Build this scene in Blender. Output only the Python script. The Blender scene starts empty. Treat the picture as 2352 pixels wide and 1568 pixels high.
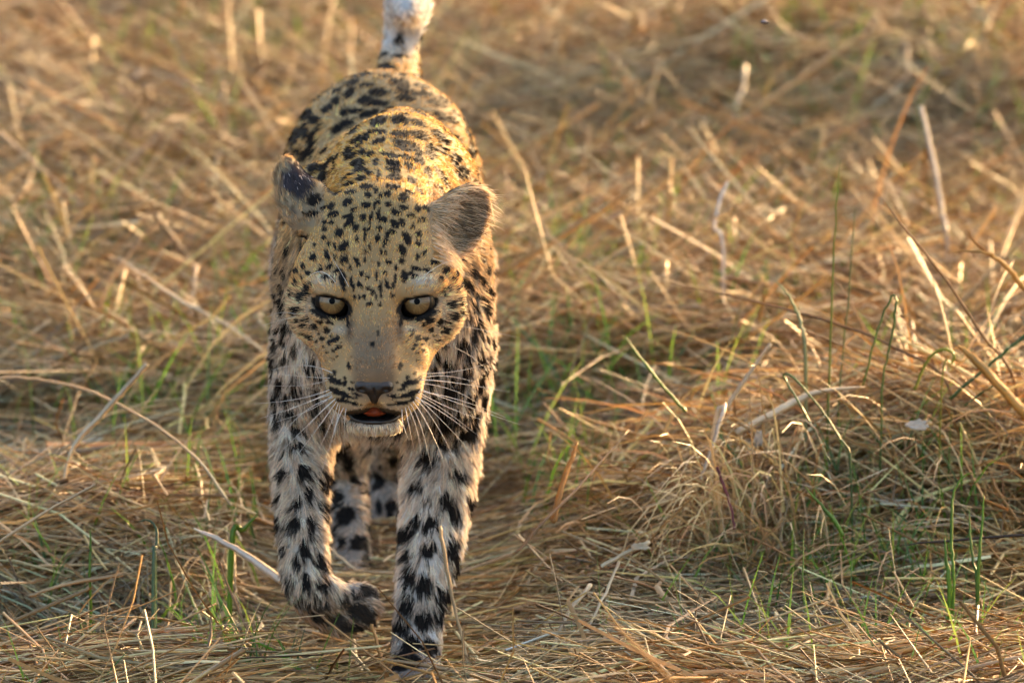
import bpy, math
import numpy as np
from mathutils import Vector
from mathutils.bvhtree import BVHTree

rng = np.random.default_rng(11)
SC = bpy.context.scene
COL = SC.collection

# ------------------------------------------------------------------ camera, sky, sun, exposure
PITCH = math.radians(10.0)
CAM = np.array([0.0, -9.0, 1.95])
LENS = 310.0
cam = bpy.data.cameras.new('camera'); cam_o = bpy.data.objects.new('camera', cam); COL.objects.link(cam_o)
cam.lens = LENS; cam.sensor_width = 36.0; cam.clip_start = 0.1; cam.clip_end = 3000
cam_o.location = CAM; cam_o.rotation_euler = (math.pi/2 - PITCH, 0, 0)
cam.dof.use_dof = True; cam.dof.focus_distance = 8.90; cam.dof.aperture_fstop = 8.2
SC.camera = cam_o

SUN_EL, SUN_AZ = math.radians(7.2), math.radians(32.0)      # low sun behind the leopard, to the right of the view axis
world = bpy.data.worlds.new('World'); SC.world = world; world.use_nodes = True
wn = world.node_tree.nodes; wl = world.node_tree.links; wn.clear()
sky = wn.new('ShaderNodeTexSky'); sky.sky_type = 'NISHITA'; sky.sun_disc = False
sky.sun_elevation = SUN_EL; sky.sun_rotation = SUN_AZ; sky.dust_density = 5.0; sky.air_density = 0.7; sky.ozone_density = 0.4
bg = wn.new('ShaderNodeBackground'); bg.inputs['Strength'].default_value = 0.15
wo = wn.new('ShaderNodeOutputWorld'); wl.new(sky.outputs[0], bg.inputs[0]); wl.new(bg.outputs[0], wo.inputs[0])
sun = bpy.data.lights.new('sun', 'SUN'); sun.energy = 2.0; sun.angle = math.radians(0.6); sun.color = (1.0, 0.57, 0.24)
sun_o = bpy.data.objects.new('sun', sun); COL.objects.link(sun_o)
sd = Vector((math.sin(SUN_AZ)*math.cos(SUN_EL), math.cos(SUN_AZ)*math.cos(SUN_EL), math.sin(SUN_EL)))
sun_o.rotation_euler = sd.to_track_quat('Z', 'Y').to_euler()
vs = SC.view_settings; vs.view_transform = 'Standard'; vs.look = 'None'; vs.exposure = 2.52; vs.gamma = 1.0; vs.use_curve_mapping = False
SC.cycles.use_denoising = True; SC.cycles.use_adaptive_sampling = True; SC.cycles.adaptive_threshold = 0.04
SC.cycles.max_bounces = 6; SC.cycles.diffuse_bounces = 3; SC.cycles.glossy_bounces = 2
SC.cycles.transmission_bounces = 4; SC.cycles.transparent_max_bounces = 8
SC.cycles.caustics_reflective = False; SC.cycles.caustics_refractive = False
SC.cycles_curves.shape = 'RIBBONS'

# ------------------------------------------------------------------ helpers
FPX = LENS/36.0*2352.0
CR = np.array([1.0, 0, 0]); CU = np.array([0, math.sin(PITCH), math.cos(PITCH)]); CV = np.array([0, -math.cos(PITCH), math.sin(PITCH)])
def ray(px, py):
    d = CR*(px-1176.0) - CU*(py-784.0) - CV*FPX
    return d/np.linalg.norm(d)
def P(px, py, Y):
    """the point at depth Y that stands at this place of the photograph (measured on a 2352 x 1568 copy)"""
    d = ray(px, py); return CAM + d*((Y-CAM[1])/d[1])
def smooth(a, b, x):
    t = np.clip((x-a)/(b-a), 0, 1); return t*t*(3-2*t)
def nrm(v): return v/np.maximum(np.linalg.norm(v, axis=-1, keepdims=True), 1e-9)

def tag(o, label=None, cat=None, group=None, kind=None):
    if label: o['label'] = label
    if cat: o['category'] = cat
    if group: o['group'] = group
    if kind: o['kind'] = kind
    return o
def link(name, data, parent=None):
    o = bpy.data.objects.new(name, data); COL.objects.link(o)
    if parent is not None: o.parent = parent
    return o
def mesh_np(name, verts, quads=None, tris=None, mat=None, smooth_sh=True, color=None):
    me = bpy.data.meshes.new(name)
    nq = 0 if quads is None else len(quads); nt = 0 if tris is None else len(tris)
    me.vertices.add(len(verts)); me.vertices.foreach_set('co', np.ascontiguousarray(verts, dtype=np.float32).ravel())
    loops = []; starts = []; tot = []
    if nq: loops.append(np.asarray(quads).ravel()); starts.append(np.arange(nq)*4)
    if nt: loops.append(np.asarray(tris).ravel()); starts.append(nq*4+np.arange(nt)*3)
    lp = np.concatenate(loops).astype(np.int32); st = np.concatenate(starts).astype(np.int32)
    me.loops.add(len(lp)); me.loops.foreach_set('vertex_index', lp)
    me.polygons.add(nq+nt); me.polygons.foreach_set('loop_start', st)
    me.polygons.foreach_set('use_smooth', np.full(nq+nt, smooth_sh))
    me.update(calc_edges=True); me.validate()
    if color is not None:
        a = me.attributes.new('tint', 'FLOAT_COLOR', 'POINT')
        c = np.ones((len(verts), 4), np.float32); c[:, :3] = color; a.data.foreach_set('color', c.ravel())
    if mat: me.materials.append(mat)
    return me

# ------------------------------------------------------------------ materials
def new_mat(name):
    m = bpy.data.materials.new(name); m.use_nodes = True
    nt = m.node_tree; nt.nodes.clear(); out = nt.nodes.new('ShaderNodeOutputMaterial'); return m, nt, out
def principled(name, col, rough=0.5, spec=0.5, coat=0.0, sub=0.0):
    m, nt, out = new_mat(name); b = nt.nodes.new('ShaderNodeBsdfPrincipled')
    b.inputs['Base Color'].default_value = (*col, 1); b.inputs['Roughness'].default_value = rough
    b.inputs['Specular IOR Level'].default_value = spec; b.inputs['Coat Weight'].default_value = coat
    nt.links.new(b.outputs[0], out.inputs[0]); return m
def blade_mat(name, trans=0.3, rough=0.5, spec=0.35, streak=350.0):
    """dry or green grass: colour from the blade itself, fine streaks, light passing through"""
    m, nt, out = new_mat(name); N = nt.nodes.new; L = nt.links.new
    at = N('ShaderNodeAttribute'); at.attribute_name = 'tint'
    tc = N('ShaderNodeTexCoord'); no = N('ShaderNodeTexNoise'); no.inputs['Scale'].default_value = streak; no.inputs['Detail'].default_value = 2
    L(tc.outputs['Object'], no.inputs['Vector'])
    mr = N('ShaderNodeMapRange'); mr.inputs['To Min'].default_value = 0.72; mr.inputs['To Max'].default_value = 1.25; L(no.outputs[0], mr.inputs['Value'])
    mx = N('ShaderNodeMix'); mx.data_type = 'RGBA'; mx.blend_type = 'MULTIPLY'; mx.inputs['Factor'].default_value = 1.0
    L(at.outputs['Color'], mx.inputs['A']); L(mr.outputs[0], mx.inputs['B'])
    b = N('ShaderNodeBsdfPrincipled'); b.inputs['Roughness'].default_value = rough; b.inputs['Specular IOR Level'].default_value = spec
    L(mx.outputs['Result'], b.inputs['Base Color'])
    t = N('ShaderNodeBsdfTranslucent'); L(mx.outputs['Result'], t.inputs['Color'])
    s = N('ShaderNodeMixShader'); s.inputs[0].default_value = trans; L(b.outputs[0], s.inputs[1]); L(t.outputs[0], s.inputs[2])
    L(s.outputs[0], out.inputs[0]); return m
MAT_STRAW = blade_mat('straw', 0.13, 0.45, 0.4)
MAT_GREEN = blade_mat('green_blade', 0.38, 0.42, 0.4, 200.0)

# ------------------------------------------------------------------ ground
_ph = rng.uniform(0, 6.28, 40); _an = rng.uniform(0, 6.28, 40)
def height(x, y):
    h = np.zeros_like(x, dtype=np.float64)
    for i in range(8):
        k = 2.2*1.33**i; a = 0.016/(1.33**i)**0.75
        h += a*np.sin(k*(x*math.cos(_an[i])+y*math.sin(_an[i]))+_ph[i])
    keep = 1-0.85*np.exp(-((x+0.13)/0.2)**2)*smooth(-1.2, -0.5, y)*(1-smooth(1.1, 1.6, y))     # the trodden strip the leopard walks on
    h = h*keep - 0.005
    h += 0.17*np.exp(-((x-0.48)/0.32)**2-((y-0.55)/np.where(y < 0.55, 0.24, 0.5))**2)          # heap on the right
    h += 0.055*np.exp(-((x+0.50)/0.22)**2-((y-0.42)/0.25)**2)         # low heap on the left
    h -= 0.075*np.exp(-((x+0.42)/0.15)**2-((y-0.08)/0.12)**2)          # hollow before it
    h += 0.10*np.exp(-((x-0.55)/0.45)**2-((y-3.4)/0.6)**2)            # brown heap far behind
    h += 0.04*np.exp(-((x+0.75)/0.5)**2-((y-3.2)/0.5)**2)
    return h
gx = np.unique(np.concatenate([np.linspace(-2.5, 2.5, 126), np.sign(np.linspace(-1, 1, 41))*2.5*400**np.abs(np.linspace(-1, 1, 41))]))
gy = np.unique(np.concatenate([np.linspace(-2.5, 7, 238), 7*150**np.linspace(0, 1, 24), -2.5*300**np.linspace(0, 1, 24)]))
GX, GY = np.meshgrid(gx, gy, indexing='ij')
GZ = height(GX, GY)*np.exp(-np.maximum(np.hypot(GX, GY-2)-8, 0)/20) - 0.012
nxg, nyg = GX.shape; idx = np.arange(nxg*nyg).reshape(nxg, nyg)
gq = np.stack([idx[:-1, :-1], idx[1:, :-1], idx[1:, 1:], idx[:-1, 1:]], -1).reshape(-1, 4)
m, nt, out = new_mat('ground_litter'); N = nt.nodes.new; L = nt.links.new
tc = N('ShaderNodeTexCoord'); n1 = N('ShaderNodeTexNoise'); n1.inputs['Scale'].default_value = 9; n1.inputs['Detail'].default_value = 8
L(tc.outputs['Object'], n1.inputs['Vector'])
cr = N('ShaderNodeValToRGB'); cr.color_ramp.elements[0].position = 0.3; cr.color_ramp.elements[0].color = (0.025, 0.017, 0.010, 1)
cr.color_ramp.elements[1].position = 0.7; cr.color_ramp.elements[1].color = (0.10, 0.064, 0.032, 1); L(n1.outputs[0], cr.inputs[0])
b = N('ShaderNodeBsdfPrincipled'); b.inputs['Roughness'].default_value = 0.95; L(cr.outputs[0], b.inputs['Base Color'])
bp = N('ShaderNodeBump'); bp.inputs['Strength'].default_value = 0.6; bp.inputs['Distance'].default_value = 0.02
n2 = N('ShaderNodeTexNoise'); n2.inputs['Scale'].default_value = 60; n2.inputs['Detail'].default_value = 5; L(tc.outputs['Object'], n2.inputs['Vector'])
L(n2.outputs[0], bp.inputs['Height']); L(bp.outputs[0], b.inputs['Normal']); L(b.outputs[0], out.inputs[0])
tag(link('ground', mesh_np('ground', np.stack([GX, GY, GZ], -1).reshape(-1, 3), gq, mat=m)), kind='structure')

# ------------------------------------------------------------------ the leopard: one continuous skin grown from a distance field
HO = P(861, 693, -0.27); HM = np.linalg.norm(HO-CAM)/FPX
def H(dx, py, v): return HO + CR*dx*HM - CU*(py-693)*HM + CV*v     # head frame: dx sideways and py down the face, v out of the face
PRIM = []          # (kind, data, blend)
HB = np.stack([CR, CU, CV])
WB = np.eye(3)
def ell(c, r, k=0.02, basis=WB, op='+'): PRIM.append(('e', np.asarray(c, float), np.asarray(r, float), basis, k, op))
def hell(dx, py, v, r, k=0.012, op='+', rot=0.0):
    B = HB
    if rot:
        c, s = math.cos(math.radians(rot)), math.sin(math.radians(rot)); B = np.stack([CR*c+CU*s, -CR*s+CU*c, CV])
    ell(H(dx, py, v), r, k, B, op)
def hell2(dx, py, v, r, k=0.012, op='+', rot=0.0):
    hell(dx, py, v, r, k, op, rot); hell(-dx, py, v, r, k, op, -rot)
def cone(a, b, ra, rb, k=0.02): PRIM.append(('c', np.asarray(a, float), np.asarray(b, float), ra, rb, k, '+'))
def chain(pts, k=0.02):
    p = np.array([np.append(q, r) for q, r in pts]); n = len(p)          # smooth curve through the joints, then short tapered pieces
    out = []
    for i in range(n-1):
        p0, p1, p2, p3 = p[max(i-1, 0)], p[i], p[i+1], p[min(i+2, n-1)]
        for t in (0, .25, .5, .75): out.append(.5*(2*p1+(p2-p0)*t+(2*p0-5*p1+4*p2-p3)*t*t+(3*p1-p0-3*p2+p3)*t**3))
    out.append(p[-1]); PRIM.append(('h', np.array(out), k, '+'))

# trunk
ell(P(880, 600, .32), (.108, .27, .145), .03)
ell(P(875, 405, .68), (.100, .15, .118), .04)
ell(P(880, 640, .52), (.088, .20, .115), .04)
ell(P(925, 425, .13), (.064, .13, .080), .04)
ell(P(725, 700, .09), (.044, .085, .150), .04)
ell(P(1036, 680, .09), (.044, .085, .150), .04)
ell(P(875, 770, .06), (.085, .080, .105), .04)          # breast
cone(H(6, 560, -.085), P(908, 420, .05), .062, .070, .03)
cone(H(0, 690, -.09), P(885, 640, .04), .062, .085, .03)
# planted foreleg, on the photograph's right
chain([(P(1036, 790, .10), .046), (P(1016, 1000, .11), .043), (P(1000, 1150, .075), .0375), (P(990, 1250, .05), .0335), (P(975, 1330, .03), .029),
       (P(962, 1420, .01), .0255), (P(955, 1500, -.005), .0265), (P(950, 1545, -.03), .026)], .015)
for dx in (-42, -14, 14, 42): ell(P(948+dx, 1558, -.055+abs(dx)*.0003), (.0105, .026, .013), .008)
# lifted foreleg: paw swings inwards, sole turned back
chain([(P(716, 790, .10), .042), (P(698, 960, .09), .036), (P(693, 1080, .055), .0305), (P(694, 1200, .02), .0265), (P(700, 1300, -.005), .0245),
       (P(712, 1348, -.015), .0245), (P(745, 1380, -.005), .0255)], .015)
chain([(P(745, 1380, -.005), .0255), (P(785, 1394, .01), .0265)], .012)
for (ax, ay, Y) in ((824, 1364, .006), (838, 1392, -.008), (824, 1420, -.014), (786, 1434, -.018)):
    ell(P(ax, ay, Y), (.0185, .016, .0125), .004)
# hind legs
ell(P(775, 520, .64), (.060, .12, .130), .04); ell(P(978, 520, .66), (.060, .12, .130), .04)
chain([(P(775, 620, .62), .075), (P(785, 850, .50), .050), (P(790, 960, .56), .036), (P(797, 1080, .66), .0235), (P(806, 1200, .60), .0215), (P(815, 1310, .545), .0215), (P(820, 1350, .51), .024)], .02)
for dx in (-40, -14, 14, 40): ell(P(822+dx, 1372, .475+abs(dx)*.0003), (.0105, .026, .013), .008)
chain([(P(985, 620, .68), .075), (P(955, 850, .60), .048), (P(915, 960, .72), .034), (P(893, 1080, .86), .0230), (P(888, 1160, .82), .0205), (P(884, 1230, .795), .0205), (P(884, 1265, .76), .023)], .02)
for dx in (-36, -12, 12, 36): ell(P(884+dx, 1278, .735+abs(dx)*.0003), (.0105, .026, .013), .008)
# tail carried up over the rump
chain([(P(905, 230, .78), .036), (P(912, 175, .85), .027), (P(920, 110, .885), .0215), (P(930, 60, .885), .0220), (P(936, 22, .865), .0225), (P(938, 8, .83), .0225), (P(936, 14, .79), .018), (P(934, 24, .765), .010)], .015)
# head
hell(0, 580, -.080, (.066, .064, .066), .02)
hell(0, 640, -.040, (.052, .056, .042), .02)
hell2(122, 668, -.060, (.033, .052, .045), .02)
hell2(128, 712, -.058, (.028, .034, .036), .015)
hell2(84, 772, -.045, (.025, .036, .042), .015)
hell2(54, 845, -.030, (.025, .040, .032), .015)
hell(0, 880, -.065, (.048, .045, .042), .02)
cone(H(0, 680, -.012), H(0, 850, .036), .0300, .0255, .015)
cone(H(-22, 790, .016), H(-14, 862, .040), .0160, .0130, .008); cone(H(22, 790, .016), H(14, 862, .040), .0160, .0130, .008)
hell2(64, 828, .000, (.0250, .036, .028), .014)
hell2(66, 890, .020, (.0195, .0235, .026), .012)
hell2(44, 922, .026, (.0230, .0135, .024), .010)
hell2(28, 905, .036, (.0165, .019, .018), .008)
hell2(102, 655, -.012, (.027, .0105, .015), .010, rot=8)
hell2(98, 733, -.010, (.024, .010, .013), .010, rot=20)
hell(0, 975, .004, (.0285, .0105, .021), .010)
hell(0, 938, -.028, (.028, .018, .034), .012)
# image-left ear, laid back with its back turned to us; image-right ear, cup to the side
def ear(base, tip, face, width, depth):
    ax = tip-base; ln = np.linalg.norm(ax); ax = ax/ln
    fz = face-ax*np.dot(face, ax); fz = fz/np.linalg.norm(fz); sx = np.cross(ax, fz)
    B = np.stack([sx, ax, fz]); c = (base+tip)/2
    return c, ln, B
eb, et = H(130, 578, -.085), H(246, 428, -.098)
c, ln, B = ear(eb, et, CV*1.0+CR*0.55-CU*0.25, 0, 0)
ell(c, (.028, ln*.51, .020), .010, B)
ell(c-B[1]*ln*.14, (.028, ln*.36, .022), .014, B)
ell(c+B[2]*.017+B[1]*.004, (.0225, ln*.46, .0225), .004, B, '-')
eb, et = H(-138, 528, -.090), H(-208, 364, -.120)
c, ln, B = ear(eb, et, -CV*0.8-CR*0.75+CU*0.1, 0, 0)
ell(c, (.0265, ln*.54, .020), .010, B)
ell(c-B[1]*ln*.16, (.028, ln*.36, .022), .014, B)
ell(c+B[2]*.017, (.0225, ln*.49, .022), .004, B, '-')
ell(H(-120, 335, -.10), (.0345, .0345, .055), .004, HB, '-')        # torn edge
# eye sockets, nostril side, mouth
EYE = [H(-98, 694, -.0145), H(97, 695, -.0145)]; ER = .0178
for s, c in zip((-1, 1), EYE):
    a = math.radians(-24*s*-1)
    B = np.stack([CR*math.cos(a)+CU*math.sin(a)*1.0, -CR*math.sin(a)+CU*math.cos(a), CV])
    ell(c+CV*.012-CU*.0034, (.0185, .0100, .022), .002, B, '-')
ell(H(0, 958, .030), (.0250, .0048, .030), .003, HB, '-')
hell2(99, 671, -.0054, (.0225, .0088, .0128), .003, rot=15)          # heavy upper lids
ell(H(0, 944, .046), (.0115, .0080, .022), .004, HB, '-')

def axis_grid(segs):
    out = [segs[0][0]]
    for a, b, h in segs:
        n = max(1, int(round((b-a)/h))); out += list(a+(b-a)*(np.arange(1, n+1)/n))
    return np.array(out)
AX = axis_grid([(-.30, -.245, .004), (-.245, -.02, .0024), (-.02, .03, .004)])
AY = axis_grid([(-.40, -.12, .0024), (-.12, .12, .004), (.12, 1.02, .008)])
AZ = axis_grid([(-.02, .10, .0032), (.10, .23, .0045), (.23, .60, .0024), (.60, .80, .005)])
def field(PRIM, AX, AY, AZ):
    F = np.full((len(AX), len(AY), len(AZ)), 0.2, np.float32)
    for p in PRIM:
        if p[0] == 'h':
            _, pts, k, op = p; R = pts[:, 3].max(); lo, hi = pts[:, :3].min(0)-R-.045, pts[:, :3].max(0)+R+.045
        elif p[0] == 'e':
            _, c, r, B, k, op = p; R = np.max(r); lo, hi = c-R-.045, c+R+.045
        else:
            _, a, b, ra, rb, k, op = p; R = max(ra, rb); lo, hi = np.minimum(a, b)-R-.045, np.maximum(a, b)+R+.045
        sl = [slice(max(0, np.searchsorted(A, l)-1), min(len(A), np.searchsorted(A, h)+1)) for A, l, h in zip((AX, AY, AZ), lo, hi)]
        x = AX[sl[0]].astype(np.float32)[:, None, None]; y = AY[sl[1]].astype(np.float32)[None, :, None]; z = AZ[sl[2]].astype(np.float32)[None, None, :]
        if 0 in (x.size, y.size, z.size): continue
        if p[0] == 'h':
            d = None
            for u, w in zip(pts[:-1], pts[1:]):
                ab = w[:3]-u[:3]; l2 = float(ab@ab)
                h = np.clip(((x-u[0])*ab[0]+(y-u[1])*ab[1]+(z-u[2])*ab[2])/l2, 0, 1).astype(np.float32)
                e = np.sqrt((x-u[0]-h*ab[0])**2+(y-u[1]-h*ab[1])**2+(z-u[2]-h*ab[2])**2)-(u[3]+(w[3]-u[3])*h)
                d = e if d is None else np.minimum(d, e)
            d = d.astype(np.float32)
        elif p[0] == 'e':
            x = x-np.float32(c[0]); y = y-np.float32(c[1]); z = z-np.float32(c[2])
            q = [(x*np.float32(B[i][0])+y*np.float32(B[i][1])+z*np.float32(B[i][2])) for i in range(3)]
            k0 = np.sqrt(sum((q[i]/np.float32(r[i]))**2 for i in range(3))); k1 = np.sqrt(sum((q[i]/np.float32(r[i]**2))**2 for i in range(3)))
            d = k0*(k0-1)/np.maximum(k1, 1e-6)
        else:
            ab = b-a; l2 = float(ab@ab)
            h = np.clip(((x-a[0])*ab[0]+(y-a[1])*ab[1]+(z-a[2])*ab[2])/l2, 0, 1).astype(np.float32)
            d = np.sqrt((x-a[0]-h*ab[0])**2+(y-a[1]-h*ab[1])**2+(z-a[2]-h*ab[2])**2)-(ra+(rb-ra)*h)
        f = F[sl[0], sl[1], sl[2]]
        if op == '+':
            hh = np.clip(0.5+0.5*(f-d)/k, 0, 1); F[sl[0], sl[1], sl[2]] = f+(d-f)*hh-k*hh*(1-hh)
        else:
            d = -d; hh = np.clip(0.5-0.5*(f-d)/k, 0, 1); F[sl[0], sl[1], sl[2]] = f+(d-f)*hh+k*hh*(1-hh)
    return F
def surface_nets(F, AX, AY, AZ):
    nx, ny, nz = F.shape; S = F < 0
    cnt = np.zeros((nx-1, ny-1, nz-1), np.int8)
    for i in (0, 1):
        for j in (0, 1):
            for k in (0, 1): cnt += S[i:nx-1+i, j:ny-1+j, k:nz-1+k]
    act = np.argwhere((cnt > 0) & (cnt < 8)); I, J, K = act.T
    vid = np.full(cnt.shape, -1, np.int32); vid[I, J, K] = np.arange(len(act))
    acc = np.zeros((len(act), 3)); n = np.zeros(len(act))
    cs = [(i, j, k) for i in (0, 1) for j in (0, 1) for k in (0, 1)]
    for a in cs:
        for ax in range(3):
            if a[ax]: continue
            b2 = list(a); b2[ax] = 1
            fa = F[I+a[0], J+a[1], K+a[2]]; fb = F[I+b2[0], J+b2[1], K+b2[2]]
            m = (fa < 0) != (fb < 0); t = np.where(m, fa/np.where(m, fa-fb, 1), 0)
            pa = np.stack([AX[I+a[0]], AY[J+a[1]], AZ[K+a[2]]], -1); pb = np.stack([AX[I+b2[0]], AY[J+b2[1]], AZ[K+b2[2]]], -1)
            acc += np.where(m[:, None], pa+(pb-pa)*t[:, None], 0); n += m
    V = acc/np.maximum(n, 1)[:, None]
    Q = []
    for ax in range(3):
        o1, o2 = [(1, 2), (2, 0), (0, 1)][ax]
        A = np.take(S, range(F.shape[ax]-1), ax); Bq = np.take(S, range(1, F.shape[ax]), ax)
        e = np.argwhere(A != Bq)
        ok = (e[:, o1] > 0) & (e[:, o2] > 0) & (e[:, o1] < F.shape[o1]-1) & (e[:, o2] < F.shape[o2]-1); e = e[ok]
        ins = A[e[:, 0], e[:, 1], e[:, 2]]
        def g(d1, d2):
            q = e.copy(); q[:, o1] += d1; q[:, o2] += d2; return vid[q[:, 0], q[:, 1], q[:, 2]]
        q = np.stack([g(-1, -1), g(0, -1), g(0, 0), g(-1, 0)], -1)
        q[~ins] = q[~ins][:, ::-1]; Q.append(q)
    return V, np.concatenate(Q)
BV, BQ = surface_nets(field(PRIM, AX, AY, AZ), AX, AY, AZ)
# keep the one connected body, relax the net a little
lab = np.arange(len(BV))
for _ in range(400):
    mn = lab[BQ].min(1); new = lab.copy()
    for c_ in range(4): np.minimum.at(new, BQ[:, c_], mn)
    new = new[new]
    if np.array_equal(new, lab): break
    lab = new
main = np.bincount(lab).argmax(); keepv = lab == main
remap = np.cumsum(keepv)-1; BQ = remap[BQ[keepv[BQ].all(1)]]; BV = BV[keepv]
for it in range(3):
    acc = np.zeros_like(BV); n = np.zeros(len(BV))
    for a_, b_ in ((0, 1), (1, 2), (2, 3), (3, 0)):
        np.add.at(acc, BQ[:, a_], BV[BQ[:, b_]]); np.add.at(n, BQ[:, a_], 1)
        np.add.at(acc, BQ[:, b_], BV[BQ[:, a_]]); np.add.at(n, BQ[:, b_], 1)
    BV = BV + 0.5*(acc/np.maximum(n, 1)[:, None]-BV)
fn = np.cross(BV[BQ[:, 2]]-BV[BQ[:, 0]], BV[BQ[:, 3]]-BV[BQ[:, 1]])
BN = np.zeros_like(BV)
for c_ in range(4): np.add.at(BN, BQ[:, c_], fn)
BN = nrm(BN)
BVH = BVHTree.FromPolygons(BV.tolist(), BQ.tolist())
print('leopard skin', len(BV), len(BQ))

# ------------------------------------------------------------------ coat: where each spot sits on the skin
def zoom(x0, y0, sc): return lambda X, Y: (x0+X*sc, y0+Y*sc)
Z1 = (588.0, 349.1, .25781); Z2 = (588.0, 606.4, .25781); Z3 = (588.0, 0.0, .29297); Z4 = (588.0, 918.75, .41426)
# each entry: place (two numbers), half length across, half length down, turn in degrees
FACE_TOP = [(520,425,62,45,-35),(490,555,70,28,0),(728,368,42,25,-25),(838,360,52,20,-10),(1000,382,38,22,15),(1068,345,20,30),(1172,378,32,28),(1105,395,20,22),(815,447,48,32,-20),(670,485,38,28,-35),(612,498,30,14,-40),(978,475,38,28,-10),(1060,475,15,35,10),(1088,450,16,22),(1175,468,32,22,20),(1318,495,40,22,15),(1440,508,28,28,40),(1515,510,30,22,30),(1325,395,50,22,20),(1300,430,40,18,25),(1370,365,45,20,20),(1448,350,22,40,-30),(685,552,52,26,-15),(808,572,48,18,-15),(875,515,32,20,-20),(1245,540,48,24,20),(1378,573,42,18),(958,590,28,35,10),(1030,578,18,35,15),(1095,565,20,50),(1140,600,25,28),(1235,640,28,45,-35),(1305,630,26,35,-30),(1395,670,24,24),(1490,605,20,22),(1445,622,16,16),(612,628,28,18),(672,632,28,18),(610,688,24,20),(825,635,32,58,40),(888,682,28,38,10),(970,700,20,25),(1098,685,20,28),(1015,660,10,40),(1218,712,26,28,-30),(1170,740,20,28),(1340,770,32,65,-25),(1445,740,24,32,-20),(740,728,40,40),(602,770,26,28),(900,782,18,20),(1078,780,22,38),(970,770,14,50),(1160,790,18,28),(650,828,18,22),(705,852,14,22),(520,828,16,16),(1445,822,26,24),(785,848,38,58,30),(1302,875,32,50,-35),(1140,830,14,28),(1015,855,14,28),(1115,895,14,25),(1150,900,12,22),(975,890,14,22),(512,938,30,30),(635,925,22,45,-15),(790,970,34,42,25),(1298,975,32,26,15),(1495,900,22,24),(1435,940,18,32),(890,960,24,22),(1185,983,22,18),(710,948,18,16),(910,1008,24,20),(1090,1005,14,18),(970,960,10,24),(1580,985,22,22),(650,1025,36,22,-35),(570,1055,40,14,-50),(350,1075,26,26),(415,1020,22,28),(470,1088,22,24),(425,1135,20,20),(715,1070,40,26,-40),(838,1035,16,30),(1250,1043,16,24),(1430,1040,52,22,15),(1530,1060,40,14,30),(1695,1060,32,32),(1785,1095,20,24),(1150,1080,20,22),(938,1095,20,24),(990,1120,18,22),(1385,1075,24,18),(622,1115,24,28),(685,1148,22,18),(775,1150,30,75,-5),(850,1160,14,50),(1320,1110,35,45),(1240,1130,14,45),(1075,1110,12,40),(1410,1110,28,20),(1650,1130,24,28),(1755,1150,28,18),(360,1185,20,30),(1165,1175,20,40,-15),(1220,1195,16,35,15),(915,1180,16,30,15),(945,1195,18,20),(868,1210,14,35),(1000,1215,20,20),(1035,1250,16,30),(1110,1215,18,40),(1825,1210,18,35),(1760,1240,18,32),(1695,1232,18,20),(1650,1245,16,30),(325,1275,20,40,-15),(410,1302,34,34),(470,1230,24,40,10),(880,1295,14,24),(920,1290,12,24),(960,1290,20,28),(1065,1290,12,24),(1112,1270,14,28),(1215,1282,20,22),(1005,1360,30,22),(1100,1360,16,14),(1720,1360,24,34),(1785,1340,16,35),(1835,1335,16,28),(370,1420,24,38,-15),(405,1400,18,24),(1735,1460,34,36),(1800,1430,18,28),(1640,1510,30,30),(1545,1505,35,22,-15),(560,1445,105,20,32),(1530,1455,110,18,-28)]
FACE_LOW = [(560,620,12,14),(610,660,12,12),(540,690,12,14,30),(600,740,10,12),(640,790,10,12),(720,820,10,12),(760,700,12,10),(670,640,12,14),(1380,640,12,12),(1360,600,10,12),(1400,600,12,12),(1340,680,10,12),(1430,800,12,10),(1470,720,12,12),(1540,720,12,10),(1390,760,10,12),(1590,640,14,12),(1630,540,14,14),(1700,520,14,16),(430,620,14,14),(400,500,14,16),(380,560,12,14),(690,850,10,10),(1440,860,10,10),(1062,1232,9,18),(800,452,38,50,-20),(818,525,12,48,-8),(1308,440,40,48,22),(1290,515,12,46,8),(580,522,20,24),(525,558,26,26),(630,592,24,28),(655,520,40,20,10),(480,650,30,18,45),(435,545,22,18,30),(455,490,12,30),(690,680,50,22,-25),(650,700,20,24),(585,668,22,18),(690,775,14,16),(740,740,28,14,-20),(1560,585,26,20),(1675,588,26,26),(1555,510,28,18),(1490,540,18,18),(1445,662,24,26),(1510,668,24,20),(1415,720,20,14,30),(1480,770,24,14,30),(1620,680,28,10),(1085,610,12,26),(1040,715,18,20),(828,905,16,30,-10),(1283,910,16,30,5),(698,962,18,16),(1413,972,20,16),(788,1015,12,16),(1350,1012,14,22),(700,985,14,10),(860,1050,14,10),(1260,1055,14,10),(840,1110,30,12,15),(1290,1115,30,12,-15),(900,1160,40,9,10),(1215,1165,40,9,-10),(670,1020,50,26,40),(735,1052,28,26),(790,1062,20,24),(1450,1030,45,24,-35),(1378,1062,32,24),(1325,1075,26,22,-10),(740,1145,105,22,22),(1400,1148,105,22,-22),(870,1190,45,10,15),(1240,1190,45,10,-12),(790,1222,95,17,12),(1330,1228,90,17,-12),(880,1250,55,8,8),(1230,1245,55,8,-8)]
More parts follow.
